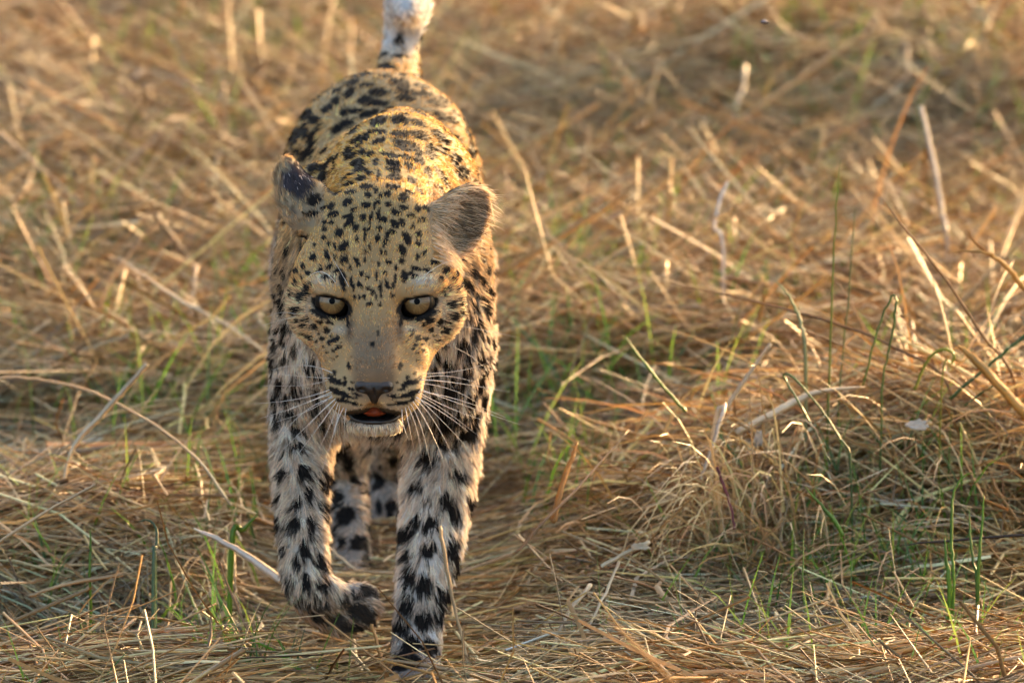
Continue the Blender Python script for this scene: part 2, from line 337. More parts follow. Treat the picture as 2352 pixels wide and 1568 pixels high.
CHEST = [(265,50,16,35),(235,200,20,45),(180,300,20,40),(240,360,18,55),(285,540,40,30),(190,580,22,30),(245,680,26,40),(350,715,30,28),(170,720,24,50),(150,870,30,45),(105,760,16,40),(260,830,28,35),(505,850,16,45),(450,890,24,35),(220,1040,30,40),(120,960,25,25),(330,1110,45,35,20),(180,1150,40,30),(260,1170,35,25),(300,1290,50,30),(500,1240,30,35,20),(160,1290,30,40),(370,1450,60,40,20),(200,1400,25,30),(560,1380,30,30),(1880,440,26,30),(1940,345,22,45,-20),(2030,330,20,45),(2080,250,24,50,-15),(1960,260,20,40,-25),(1890,180,22,30),(1920,60,26,40),(2000,120,22,40,-20),(2060,60,20,40),(1935,620,22,60,-10),(2010,600,16,40),(1960,500,16,50),(2060,420,20,40),(1840,680,28,60,25),(1600,790,24,40,10),(1710,880,45,50,35),(1890,780,20,60),(1880,960,30,70,10),(2000,820,24,60,5),(2060,690,18,50,10),(2060,890,18,60,10),(1720,1110,50,60,30),(1930,1190,30,60,30),(2000,1050,30,70,10),(1580,960,30,50,20),(1820,1090,35,40,30),(1560,1160,40,40,40),(1690,1360,90,50,-25),(1870,1450,60,50,20),(1960,1330,30,50,20),(2040,1180,20,60),(1600,1500,50,30)]
LEGS = [(220,245,55,25,15),(150,290,20,18),(265,390,40,50,10),(155,400,30,30),(430,290,45,45),(390,430,36,60,10),(290,510,25,50,-5),(235,565,25,35),(130,520,18,30),(215,680,35,40),(305,690,25,65),(120,650,28,60,-20),(385,590,25,60),(150,800,25,50,-10),(270,820,30,65,-15),(345,880,28,60,-25),(230,890,22,40,-5),(370,1000,36,50,-35),(280,1000,26,50,-20),(180,1000,30,40,-15),(240,1110,60,30,20),(350,1120,45,40),(470,1090,40,36,20),(550,1080,28,40,-30),(430,1210,60,36),(560,1170,56,50),(330,1200,50,25,10),(610,1050,30,40,-30),(520,1260,80,30),(620,1200,40,50),  # round mark at the lifted foreleg's inner edge is shadow painted as a spot
 (515,330,40,60,10),(540,430,25,50),(470,250,25,40),(495,630,50,60),(580,790,56,46,20),(480,780,25,40),(460,920,25,40),(560,960,40,30),(610,880,25,30),(520,240,25,50),(450,540,30,50),(630,700,20,50),(680,450,35,60,10),(750,590,35,40),(760,330,30,40),(700,720,45,36),(680,590,20,40),(740,690,30,35),(700,800,40,30),
 (960,320,55,46,30),(1060,240,60,40,10),(1150,160,46,56,30),(1060,85,60,46,15),(890,470,40,36,20),(950,540,25,25),(1065,550,46,56),(1115,400,50,28,30),(890,670,25,46,10),(970,670,52,36,-20),(1100,620,36,56,-15),(1190,560,25,60,5),(1225,430,20,50,5),(800,745,42,66,10),(1085,800,36,70,20),(960,820,52,50,20),(850,845,28,35),(1110,910,25,60,10),(855,960,34,58,15),(930,1010,46,54,15),(780,1000,18,50,5),(1020,1050,32,56,15),(1060,1070,25,60),(830,1130,42,60,10),(930,1210,52,56),(790,1250,52,44,10),(1020,1180,30,60,10),(860,1360,50,54),(960,1370,48,46,20),(740,1350,25,56),(800,1450,50,56),(880,1450,40,46)]
BACK = [(1125,940,58,42,10),(1280,890,65,30,30),(1270,965,55,25,30),(970,1035,45,22,-10),(1130,1055,70,25,5),(1285,1065,60,40,20),(1440,1070,70,36,40),(960,1110,50,22,-20),(1140,1120,60,25,10),(865,1080,22,60,30),(1365,1190,38,70,-10),(1450,1165,30,40,-10),(1260,1180,60,30,45),(1145,1165,60,22,15),(1060,1220,60,20,10),(1170,1235,45,20,15),(790,1100,50,30,-30),(720,1190,35,38,20),(805,1150,30,25,-30),(840,1190,25,25),(900,1210,30,25),(940,1270,20,30),(630,1240,30,45,30),(750,1225,50,25,-20),(555,1290,70,20,-45),(530,1380,30,50,30),(800,1280,55,36,20),(820,1330,50,26),(1080,1290,55,26,20),(1080,1335,50,18,10),(960,1380,14,60),(890,1360,30,20),(830,1400,40,20),(1085,1390,50,28),(720,1385,50,20,-30),(740,1440,45,20),(1200,1310,40,20,40),(1280,1260,40,30,50),(1350,1360,25,40,-20),(1450,1380,30,90,-35),(1545,1240,35,50,-10),(1600,1340,50,40,20),(1220,1410,30,35,-20),(1440,1490,25,50,-30),(865,1465,50,18),(1080,1465,50,22,5),
 (1020,540,60,50),(1075,640,40,25),(1150,580,25,25),(1155,670,40,50),(1280,610,50,30),(1300,670,55,30),(1310,735,80,22),(1160,720,60,20),(1170,775,70,22),(960,725,70,26),(930,810,90,20),(850,780,50,20,-10),(800,590,80,28,-10),(740,650,60,28,-20),(1450,700,40,60,-30),(1480,780,50,36,30),(1560,820,35,50),(1560,890,40,30),(1420,810,60,26,20),(1450,910,60,30,30),(880,890,80,22,-20),(960,950,60,36,-30),(1640,960,35,40),(1540,940,40,25,30),(400,900,60,46,40),(290,1060,56,56),(380,1020,30,56),(460,940,40,30),(350,1180,55,25,10),(380,1230,25,35),(440,1110,30,76),(440,1300,40,40),(560,660,30,40,30),(640,620,60,18,-35),(720,740,50,28,-50),(620,800,40,30,-50),(560,850,40,30,-40),(700,880,40,25,-30),(650,1000,60,25,-40),(540,1180,20,60,10),(640,1080,50,20,-40),(770,870,50,18),(720,960,40,22),(1660,1040,25,50),(1690,1170,30,60),(1440,600,30,60,-20),(1520,650,30,40,-30)]
SPOT_C, SPOT_A, SPOT_B, SPOT_N, SPOT_K = [], [], [], [], []
for lst, (zx, zy, zs), soft, gr in ((FACE_TOP, Z1, .08, 1.14), (FACE_LOW, Z2, .10, 1.22), (CHEST, Z2, .15, 1.45), (LEGS, Z4, .12, 1.05), (BACK, Z3, .12, 1.28)):
    for e in lst:
        X, Y, rx, ry = e[:4]; an = math.radians(e[4]) if len(e) > 4 else 0.0
        px, py = zx+X*zs, zy+Y*zs
        d = ray(px, py); hit = BVH.ray_cast(Vector(CAM), Vector(d), 20)
        if hit[0] is None: continue
        c = np.array(hit[0]); n = np.array(hit[1]); t = np.linalg.norm(c-CAM)/FPX*zs
        if n@d > 0: n = -n
        fl = max(0.35, -(n@d))
        e1 = CR*math.cos(an)-CU*math.sin(an); e2 = CR*math.sin(an)+CU*math.cos(an)
        def lay(v):                                        # lay a flat direction onto the skin, longer where the skin turns away
            w = v-n*(v@n); w /= max(np.linalg.norm(w), 1e-6); return w
        g1, g2 = lay(e1), lay(e2)
        k1 = 1/max(.40, math.sqrt(max(1e-6, 1-(e1@n)**2))); k2 = 1/max(.40, math.sqrt(max(1e-6, 1-(e2@n)**2)))
        SPOT_C.append(c); SPOT_N.append(n); SPOT_A.append(g1/(rx*t*k1*gr)); SPOT_B.append(g2/(ry*t*k2*gr)); SPOT_K.append(soft)
# skin the photograph does not show: spots strewn at even spacing, open rosettes on the flanks
tri = np.concatenate([BQ[:, [0, 1, 2]], BQ[:, [0, 2, 3]]])
ta = np.linalg.norm(np.cross(BV[tri[:, 1]]-BV[tri[:, 0]], BV[tri[:, 2]]-BV[tri[:, 0]]), axis=1)/2
def sample(n, w=None):
    p = ta if w is None else ta*w
    f = rng.choice(len(tri), n, p=p/p.sum()); a, b = rng.random(n), rng.random(n); m = a+b > 1; a[m] = 1-a[m]; b[m] = 1-b[m]
    wts = np.stack([1-a-b, a, b], -1)[..., None]
    return (BV[tri[f]]*wts).sum(1), nrm((BN[tri[f]]*wts).sum(1))
cp, cn = sample(4200); taken = list(np.array(SPOT_C)); n_seen = len(taken)
for p, n in zip(cp, cn):
    v = CAM-p; dist = np.linalg.norm(v); v = v/dist
    if p[2] > .56 and p[1] > .74: continue
    if np.linalg.norm(p-H(0, 760, 0)) < .10 and (p-HO)@CV > -.03: continue
    seen = v@n > 0.12 and BVH.ray_cast(Vector(p+n*.004), Vector(v), dist)[0] is None
    r = rng.uniform(.006, .011) if p[2] < .32 or p[1] < .05 else rng.uniform(.009, .014)
    if seen:
        if not ((.27 < p[2] < .50 and p[1] < .25 and np.linalg.norm(p-H(0, 690, -.05)) > .125) or p[1] > .42) or p[2] > .565: continue
        r = rng.uniform(.0045, .0075) if p[1] < .25 else rng.uniform(.006, .010)
    if np.min(np.linalg.norm(np.array(taken)-p, axis=1)) < r*(2.6 if seen else 2.3): continue
    t1 = nrm(np.cross(n, [0, 0, 1.0])+1e-4); t2 = np.cross(n, t1)
    taken.append(p); q = rng.uniform(.7, 1.4)
    SPOT_C.append(p); SPOT_N.append(n); SPOT_A.append(t1/(r*q)); SPOT_B.append(t2/(r/q)); SPOT_K.append(.3)
SPOT_C, SPOT_N, SPOT_A, SPOT_B, SPOT_K = map(np.array, (SPOT_C, SPOT_N, SPOT_A, SPOT_B, SPOT_K))
print('spots', len(SPOT_C), n_seen)

def wob(p, s, seed=0):
    r = np.random.default_rng(seed); v = np.zeros(len(p))
    for i in range(6):
        k = r.normal(size=3)*s; v += np.sin(p@k+r.uniform(0, 6.28))
    return v/6**.5
HEADC = H(0, 690, -.05)
def regions(p, n):
    q = p-HO; hx = q@CR; hu = q@CU; hv = q@CV
    head = 1-smooth(.10, .13, np.sqrt((hx/1.0)**2+((hu+.02)/1.25)**2+((hv+.03)/1.1)**2))
    head *= smooth(-.145, -.125, hv)
    return hx, hu, hv, head
def spot_mask(p, n, jitter=1.0):
    m = np.zeros(len(p)); w = wob(p, 420, 3)*.10+wob(p, 150, 4)*.06
    for c, nn, a, b, k in zip(SPOT_C, SPOT_N, SPOT_A, SPOT_B, SPOT_K):
        R = 1.5/min(np.linalg.norm(a), np.linalg.norm(b))
        i = np.flatnonzero((np.abs(p[:, 0]-c[0]) < R) & (np.abs(p[:, 1]-c[1]) < R) & (np.abs(p[:, 2]-c[2]) < R))
        if not len(i): continue
        d = p[i]-c; r = np.sqrt((d@a)**2+(d@b)**2+(d@nn*0.35*(np.linalg.norm(a)+np.linalg.norm(b))/2)**2)+w[i]*jitter
        v = (1-smooth(1-k, 1+k, r))*(n[i]@nn > -.1); m[i] = np.maximum(m[i], v)
    return m
def mixc(c, col, w): return c*(1-w[:, None])+np.array(col)*w[:, None]
def px_of(p):
    q = p-CAM; dz = -(q@CV); return q@CR/dz*FPX+1176, 784-q@CU/dz*FPX
def eye_metric(p):
    best = np.full(len(p), 9.0)
    for s, c in zip((-1, 1), EYE):
        a = math.radians(24*s); e1 = CR*math.cos(a)+CU*math.sin(a); e2 = -CR*math.sin(a)+CU*math.cos(a)
        d = p-(c+CV*.012-CU*.0034); r = np.sqrt((d@e1/.0185)**2+(d@e2/.0100)**2+(d@CV/.05)**2); best = np.minimum(best, r)
    return best
def coat(p, n):
    """fur colour before spots"""
    hx, hu, hv, head = regions(p, n); hy = 693-hu/HM; hd = hx/HM
    N_ = len(p); v1 = wob(p, 45, 1); v2 = wob(p, 160, 2)
    top = smooth(-.1, .75, n[:, 2])
    c = np.tile(np.array([.50, .41, .30]), (N_, 1))
    c = mixc(c, (.56, .41, .225), top*smooth(.36, .48, p[:, 2]))                      # golden back
    c = mixc(c, (.64, .42, .165), top*smooth(.40, .50, p[:, 2])*(1-smooth(.16, .34, p[:, 1])))   # richer on the nape
    c = mixc(c, (.56, .39, .195), smooth(.25, .5, p[:, 1])*np.clip(.6+.25*v1, 0, 1))               # dusty hindquarters
    low = 1-smooth(.27, .43, p[:, 2])
    c = mixc(c, (.80, .77, .74), low*.95); chestw = smooth(.3, .8, -n[:, 1])*(1-smooth(.40, .50, p[:, 2])); c = mixc(c, (.74, .68, .61), chestw*.65)                                            # pale legs and breast
    out_ = smooth(.03, .07, np.abs(p[:, 0]+.128))*(1-smooth(.25, .38, p[:, 2]))
    c = mixc(c, (.58, .48, .35), out_*.4)
    inner = smooth(.2, .8, -n[:, 2])
    c = mixc(c, (.66, .61, .55), inner*.5)
    tail = np.maximum(smooth(.79, .83, p[:, 1])*smooth(.53, .56, p[:, 2]), smooth(.68, .70, p[:, 1])*smooth(.565, .582, p[:, 2]))
    c = mixc(c, (.82, .80, .79), tail)
    # face
    f = np.tile(np.array([.63, .425, .215]), (N_, 1))
    f = mixc(f, (.63, .45, .215), smooth(.02, .10, hu)*.8)                            # crown
    f = mixc(f, (.68, .57, .44), smooth(95, 180, np.abs(hd))*smooth(640, 700, hy))     # cheeks
    br = (1-smooth(36, 66, np.abs(hd)))*smooth(705, 790, hy)*(1-smooth(905, 925, hy))
    f = mixc(f, (.315, .23, .155), br*.95)                                           # bridge of the nose
    f = mixc(f, (.50, .265, .080), np.exp(-((np.abs(hd)-62)/24)**2-((hy-692)/22)**2)*.85)
    f = mixc(f, (.72, .67, .61), np.exp(-((np.abs(hd)-112)/28)**2-((hy-643)/13)**2)*.85)   # white brow
    f = mixc(f, (.62, .56, .48), np.exp(-((np.abs(hd)-78)/22)**2-((hy-757)/10)**2)*.8)    # pale under the eye
    f = mixc(f, (.13, .10, .08), np.exp(-((np.abs(hd)-56-(hy-750)*.05)/10)**2)*smooth(720, 745, hy)*(1-smooth(770, 800, hy))*.85)
    f = mixc(f, (.66, .50, .29), smooth(40, 62, np.abs(hd))*smooth(840, 890, hy)*.8)    # whisker pads
    f = mixc(f, (.76, .73, .69), smooth(958, 980, hy)*.95)                             # chin
    f = mixc(f, (.62, .54, .42), np.exp(-((hy-938)/14)**2)*(1-smooth(60, 90, np.abs(hd)))*.7)
    f = f*np.array([1.04, 1.0, .93]); c = c*(1-head[:, None])+f*head[:, None]
    # ears: tan back with a dark patch, pale fringe inside
    el = np.exp(-((hd+176)/54)**2-((hy-410)/46)**2)+.16*wob(p, 260, 31)+.10*wob(p, 90, 32)
    earl = ((hd < -120) & (hd > -250) & (hy < 520) & (hy > 340) & (hv > -.16)).astype(float)
    c = mixc(c, (.44, .35, .235), earl*.8); c = mixc(c, (.050, .042, .050), smooth(.35, .7, el)*earl)
    earr = ((hd > 118) & (hd < 290) & (hy < 600) & (hy > 400) & (hv > -.15)).astype(float)*smooth(0, .03, (hd-120)*HM+(600-hy)*HM*.6)
    c = mixc(c, (.38, .295, .20), earr*.8)
    dk = np.exp(-((hd-225)/34)**2-((hy-530)/30)**2)+.7*np.exp(-((hd-215)/30)**2-((hy-470)/30)**2); c = mixc(c, (.10, .07, .05), np.clip(dk, 0, 1)*earr*.6)
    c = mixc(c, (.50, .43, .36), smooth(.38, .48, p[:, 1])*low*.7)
    c *= (1+.10*v1+.08*v2)[:, None]
    dirt = smooth(.10, .02, p[:, 2])*(.5+.5*v1); c = mixc(c, (.16, .105, .06), np.clip(dirt, 0, 1)*.7)
    paw = ((p[:, 0] > -.26) & (p[:, 0] < -.125) & (p[:, 2] < .115) & (p[:, 1] < .12)).astype(float)
    c = mixc(c, (.42, .25, .115), paw*smooth(.115, .085, p[:, 2])*.8)                   # muddy lifted paw
    return np.clip(c, .01, .9), head
BLACK = np.array([.007, .005, .004])
def full_colour(p, n, jitter=1.0):
    c, head = coat(p, n); m = spot_mask(p, n, jitter); em = eye_metric(p); px, py = px_of(p)
    hx, hu, hv, _ = regions(p, n); hy = 693-hu/HM; hd = hx/HM
    m = m*(1-((hy > 962) & (head > .3)).astype(float)); pw_ = ((p[:, 0] > -.26) & (p[:, 0] < -.125) & (p[:, 2] < .105) & (p[:, 1] < .12)); m = m*np.where(pw_, .94, 1.0); c = c*(1-m[:, None])+BLACK*m[:, None]
    low_lid = (hu < .004)
    er = (1-smooth(1.14, 1.30, em+np.where(low_lid, -.08, .20)))*(head > .5); c = mixc(c, BLACK, er)
    m_lipz = (((hd/74)**2+((hy-955)/19)**2) < 1.0) & (hv > -.03); c = mixc(c, (.035, .022, .018), m_lipz*.9)
    mouth = (np.abs(hd) < 74) & (hy > 938) & (hy < 974) & (hv > -.03) & (((hd/66)**2+((hy-957)/13)**2) < 1.05)
    c = mixc(c, (.012, .009, .009), mouth.astype(float))
    return c, m, head, em

# ------------------------------------------------------------------ leopard object, skin, fur
LEO = tag(link('leopard', None), 'spotted leopard walking towards us through flattened dry grass, mouth slightly open', 'leopard')
m_skin, nt, out = new_mat('leopard_skin'); at = nt.nodes.new('ShaderNodeAttribute'); at.attribute_name = 'tint'
b = nt.nodes.new('ShaderNodeBsdfPrincipled'); b.inputs['Roughness'].default_value = 0.75; b.inputs['Specular IOR Level'].default_value = 0.2
nt.links.new(at.outputs['Color'], b.inputs['Base Color']); nt.links.new(b.outputs[0], out.inputs[0])
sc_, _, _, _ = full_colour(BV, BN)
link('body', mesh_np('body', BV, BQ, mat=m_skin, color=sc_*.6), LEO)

fc = BV[tri].mean(1)
dens = np.full(len(tri), .22); fnn = nrm(BN[tri].sum(1)); vd = nrm(CAM-fc); facing = (fnn*vd).sum(1)
dens += .60*smooth(-.25, .0, facing)*(1-smooth(.35, .6, fc[:, 1])) + .25*smooth(-.25, 0, facing)
hx, hu, hv, hw = regions(fc, fnn)
dens += 1.25*hw*smooth(-.2, .1, facing)
dens *= 1-.9*((np.abs(hx) < .031) & (hu < -.105) & (hu > -.123) & (hv > -.03))
NH = 430000
R, RN = sample(NH, dens)
C_, M_, HW, EM = full_colour(R, RN)
keep = ~((EM < 1.04) & (HW > .5))
q = R-HO; hx = q@CR; hu = q@CU; hv = q@CV; hy = 693-hu/HM; hd = hx/HM
keep &= ~((np.abs(hd) < 44) & (hy > 872) & (hy < 922) & (hv > .02) & (np.abs(hd) < 44-(hy-876)*.75))     # bare nose leather
keep &= ~(((hd/64)**2+((hy-957)/10)**2 < 1) & (hv > -.02))
R, RN, C_, M_, HW, EM, hx, hu, hv, hy, hd = [v[keep] for v in (R, RN, C_, M_, HW, EM, hx, hu, hv, hy, hd)]
n = len(R)
# lie of the hair
body_f = np.stack([.25*np.sign(R[:, 0]+.13)*smooth(.02, .1, np.abs(R[:, 0]+.13)), np.full(n, 1.0), -.35-.8*smooth(.1, .8, -RN[:, 1])], -1)
front = smooth(.2, .7, -RN[:, 1])*(1-smooth(.44, .56, R[:, 2])); 
down = np.array([0, .25, -1.0]); wl_ = np.maximum(1-smooth(.26, .38, R[:, 2]), front)[:, None]
flow = body_f*(1-wl_)+down*wl_
flow[:, 0] += .35*wob(R, 22, 7); flow[:, 2] += .15*wob(R, 25, 8); flow[:, 1] += .2*wob(R, 24, 9)
paw = ((R[:, 0] > -.26) & (R[:, 0] < -.125) & (R[:, 2] < .10) & (R[:, 1] < .12)); flow[paw] = flow[paw]*.4+np.array([.8, .1, -.3])
tl = smooth(.79, .83, R[:, 1])*smooth(.53, .56, R[:, 2]); flow = flow*(1-tl[:, None])+np.array([.05, .1, 1.0])*tl[:, None]
NOSE = H(0, 880, .075)
hf = nrm(R-NOSE); hf = hf*np.array([1.15, 1, 1])+CR*0
side = smooth(85, 150, np.abs(hd))*smooth(640, 720, hy); hf = hf+side[:, None]*(np.sign(hd)[:, None]*CR*.55-CU*.55-CV*.5)
chin = smooth(945, 970, hy); hf = hf*(1-chin[:, None])+(-CU*1.0-CV*.3)*chin[:, None]
flow = flow*(1-HW[:, None])+hf*HW[:, None]
earr = (hd > 128) & (hd < 300) & (hy < 600) & (hy > 395) & (hv > -.15); cup = earr & (RN@(CV+CR*.4) > .2)
flow[earr] = np.array(CR*.75+CU*.6-CV*.2); flow[cup] = CR*.9-CU*.25+CV*.15
earl = (hd < -130) & (hd > -260) & (hy < 520) & (hy > 335) & (hv > -.17); flow[earl] = -CR*.35+CU*.9
T = flow-RN*(flow*RN).sum(1, keepdims=True); T = nrm(T)
# length and lift
Lh = np.full(n, .0085)+.002*(1-smooth(.4, .5, R[:, 2]))
Lh += .0036*smooth(.2, .7, -RN[:, 1])*(1-smooth(.42, .52, R[:, 2]))*(1-smooth(.2, .3, R[:, 1]))        # shaggier breast and legs
Lh *= 1-.45*(1-smooth(.02, .10, R[:, 2]))
Lh += .010*smooth(.3, .9, -RN[:, 2])*smooth(.2, .25, R[:, 2])
Lh = np.where(tl > .5, .014, Lh); Lh = np.where(paw, Lh*.75, Lh)
fl = .0044+.0*hy+.0085*smooth(130, 190, np.abs(hd))*smooth(600, 700, hy)+.0035*smooth(960, 985, hy)
fl = fl+.0022*np.exp(-((np.abs(hd)-112)/34)**2-((hy-650)/14)**2)
fl = np.where(EM < 1.28, .0024, fl); fl = np.where((hy > 850) & (hy < 960), np.minimum(fl, .0028), fl)
Lh = Lh*(1-HW)+fl*HW
Lh[earr] = .0065; strand = rng.random(cup.sum()) < .16; Lh[cup] = np.where(strand, .020, .008); Lh[earl] = .0070; edge = earl & (hd < -212); Lh[edge] = .011
Lh *= rng.uniform(.65, 1.25, n)
lift = .22+.11*rng.normal(size=n)+.10*wob(R, 60, 12); lift = np.where(HW > .5, lift*.75, lift); lift[cup] += .3
# clumps
cs = np.where(HW > .5, .0032, .0062); key = np.floor((R+np.stack([wob(R, 200, 20+i)*.001 for i in range(3)], -1))/cs[:, None]).astype(np.int64)
hk = (key[:, 0]*73856093) ^ (key[:, 1]*19349663) ^ (key[:, 2]*83492791) ^ (HW > .5)
_, inv = np.unique(hk, return_inverse=True); cnt = np.bincount(inv).astype(float)
cm = np.stack([np.bincount(inv, R[:, i])/cnt for i in range(3)], -1)[inv]
cjit = np.random.default_rng(5).normal(size=(len(cnt), 3))[inv]
D = nrm(T*1.0+RN*lift[:, None]+rng.normal(size=(n, 3))*.10+cjit*np.where(HW > .5, .08, .10+.10*(1-smooth(.40, .50, R[:, 2])))[:, None])
K = 5; ts = np.linspace(0, 1, K)
pts = np.zeros((n, K, 3), np.float32)
cl = np.where(HW > .5, .25, .55)[:, None]
sag = np.where(HW > .5, 0.0, .22)[:, None]*np.array([0, 0, -1.0])
for i, t in enumerate(ts):
    pts[:, i] = R-RN*.0006+D*(Lh*t)[:, None]-RN*(Lh*lift*.45*t*t)[:, None]+sag*(Lh*t*t)[:, None]*.5+(cm-R)*cl*t**1.3
rad = np.where(HW > .5, .00033, .00028)[:, None]*np.array([1.0, 1.0, .85, .6, .15])[None, :]*np.where(R[:, 1] > .35, 1.5, 1.0)[:, None]
hair_c = C_*(rng.uniform(.50, 1.34, n)*np.clip(1+np.where(HW > .5, .20, .26)*cjit[:, 0], .4, 1.6)*(1+.10*HW))[:, None]
fresh = (rng.random(n) < .30) & (HW < .5) & (M_ < .35) & (R[:, 2] < .40); hair_c[fresh] = hair_c[fresh]*.5+np.array([.72, .69, .66])*.5*np.where(M_[fresh] > .5, .4, 1)[:, None]
ci = np.flatnonzero(cup)[strand]; hair_c[ci] = np.array([.66, .58, .46])*rng.uniform(.7, 1.2, (len(ci), 1))
flk = earl & (rng.random(n) < .05) & (C_.mean(1) < .12); hair_c[flk] = (.55, .52, .55)
hc = bpy.data.hair_curves.new('fur'); hc.add_curves([K]*n)
hc.points.foreach_set('position', pts.ravel()); hc.points.foreach_set('radius', rad.astype(np.float32).ravel())
a_ = hc.attributes.new('tint', 'FLOAT_COLOR', 'CURVE'); cc = np.ones((n, 4), np.float32); lm = hair_c.mean(1, keepdims=True); cc[:, :3] = np.clip((lm+(hair_c-lm)*1.15)*np.array([1.24, 1.13, 1.02]), .004, .95); a_.data.foreach_set('color', cc.ravel())
m_fur, nt, out = new_mat('leopard_fur'); at = nt.nodes.new('ShaderNodeAttribute'); at.attribute_name = 'tint'
df = nt.nodes.new('ShaderNodeBsdfDiffuse'); tr = nt.nodes.new('ShaderNodeBsdfTranslucent'); mx = nt.nodes.new('ShaderNodeMixShader'); mx.inputs[0].default_value = .38
hr = nt.nodes.new('ShaderNodeBsdfHair'); hr.component = 'Reflection'; hr.inputs['RoughnessU'].default_value = .30; hr.inputs['RoughnessV'].default_value = .6; hr.inputs['Color'].default_value = (.8, .75, .7, 1)
m2 = nt.nodes.new('ShaderNodeMixShader'); m2.inputs[0].default_value = .03
nt.links.new(at.outputs['Color'], df.inputs['Color']); nt.links.new(at.outputs['Color'], tr.inputs['Color'])
nt.links.new(df.outputs[0], mx.inputs[1]); nt.links.new(tr.outputs[0], mx.inputs[2]); nt.links.new(mx.outputs[0], m2.inputs[1]); nt.links.new(hr.outputs[0], m2.inputs[2]); nt.links.new(m2.outputs[0], out.inputs[0])
hc.materials.append(m_fur)
tag(link('fur', hc, LEO), kind='stuff')

# ------------------------------------------------------------------ eyes, nose, mouth, whiskers
def dome(c, axis, r, th0, th1, nth, nph, squash=1.0):
    """band of a sphere about an axis, from polar angle th0 to th1"""
    axis = nrm(np.asarray(axis)); t1 = nrm(np.cross([0, 0, 1.0], axis)); t2 = np.cross(axis, t1); V, Q = [], []
    for i in range(nth+1):
        th = th0+(th1-th0)*i/nth
        for j in range(nph):
            ph = 2*math.pi*j/nph; V.append(c+r*(axis*math.cos(th)*squash+(t1*math.cos(ph)+t2*math.sin(ph))*math.sin(th)))
    for i in range(nth):
        for j in range(nph): Q.append([i*nph+j, (i+1)*nph+j, (i+1)*nph+(j+1) % nph, i*nph+(j+1) % nph])
    return np.array(V), np.array(Q)
m_ball = principled('eye_dark', (.008, .006, .005), .5, .08)
m_pupil = principled('pupil', (.002, .002, .002), .3, .05, 0.0)
m_iris, nt, out = new_mat('iris'); b = nt.nodes.new('ShaderNodeBsdfPrincipled'); b.inputs['Roughness'].default_value = .5; b.inputs['Specular IOR Level'].default_value = .1; b.inputs['Coat Weight'].default_value = 1.0; b.inputs['Coat Roughness'].default_value = .01
at = nt.nodes.new('ShaderNodeAttribute'); at.attribute_name = 'tint'; nt.links.new(at.outputs['Color'], b.inputs['Base Color']); nt.links.new(b.outputs[0], out.inputs[0])
GAZE = nrm(CV+CU*.06)
for s, c in zip((-1, 1), EYE):
    V, Q = dome(c, GAZE, ER, .005, math.pi-.01, 16, 32); eye = link('eye', mesh_np('eye', V, Q, mat=m_ball), LEO)
    ti = math.asin(.0126/ER); tp = math.asin(.0028/ER)
    V, Q = dome(c, GAZE, ER+.0006, tp, ti, 12, 90)
    d = np.arccos(np.clip(nrm(V-c)@GAZE, -1, 1)); rr = (d-tp)/(ti-tp); ir = np.repeat([1], len(V))*np.tile(np.random.default_rng(3).uniform(.70, 1.2, 90), 13)*np.random.default_rng(4).uniform(.85, 1.12, len(V))
    colr = np.array([.21, .125, .045])*ir[:, None]; colr = mixc(colr, (.12, .062, .022), smooth(.50, .95, rr+np.random.default_rng(6).normal(size=len(V))*.12)*.9); colr = mixc(colr, (.03, .02, .015), smooth(.88, 1.0, rr)); colr = mixc(colr, (.20, .14, .07), 1-smooth(0, .22, rr))
    link('iris', mesh_np('iris', V, Q, mat=m_iris, color=colr), eye)
    V, Q = dome(c, GAZE, ER+.0008, .003, tp*1.06, 4, 32); link('pupil', mesh_np('pupil', V, Q, mat=m_pupil), eye)
# nose leather
keepP = PRIM; PRIM = []
ell(H(0, 879, .045), (.0188, .0056, .0130), .004, HB); ell(H(0, 891, .048), (.0140, .0090, .0115), .004, HB); ell(H(0, 908, .047), (.0060, .0080, .0090), .004, HB)
for s in (-1, 1):
    ell(H(s*30, 888, .051), (.0062, .0060, .0080), .005, HB)
    ell(H(s*29, 895, .061), (.0048, .0026, .0060), .002, HB, '-')
ell(H(0, 912, .060), (.0009, .010, .005), .002, HB, '-')
c0 = H(0, 893, .048); ax_ = [axis_grid([(c0[i]-.035, c0[i]+.035, .0011)]) for i in range(3)]
NV, NQ = surface_nets(field(PRIM, *ax_), *ax_); PRIM = keepP
m_nose, nt, out = new_mat('nose_leather'); b = nt.nodes.new('ShaderNodeBsdfPrincipled'); b.inputs['Roughness'].default_value = .45; at = nt.nodes.new('ShaderNodeAttribute'); at.attribute_name = 'tint'; nt.links.new(at.outputs['Color'], b.inputs['Base Color'])
vt = nt.nodes.new('ShaderNodeTexVoronoi'); vt.inputs['Scale'].default_value = 900; tcn = nt.nodes.new('ShaderNodeTexCoord'); nt.links.new(tcn.outputs['Object'], vt.inputs['Vector'])
bp = nt.nodes.new('ShaderNodeBump'); bp.inputs['Strength'].default_value = .4; bp.inputs['Distance'].default_value = .0005; nt.links.new(vt.outputs['Distance'], bp.inputs['Height']); nt.links.new(bp.outputs[0], b.inputs['Normal']); nt.links.new(b.outputs[0], out.inputs[0])
nyy = 693-((NV-HO)@CU)/HM; ncol = mixc(np.tile(np.array([.075, .055, .045]), (len(NV), 1)), (.010, .007, .006), smooth(878, 888, nyy))
link('nose', mesh_np('nose', NV, NQ, mat=m_nose, color=ncol), LEO)
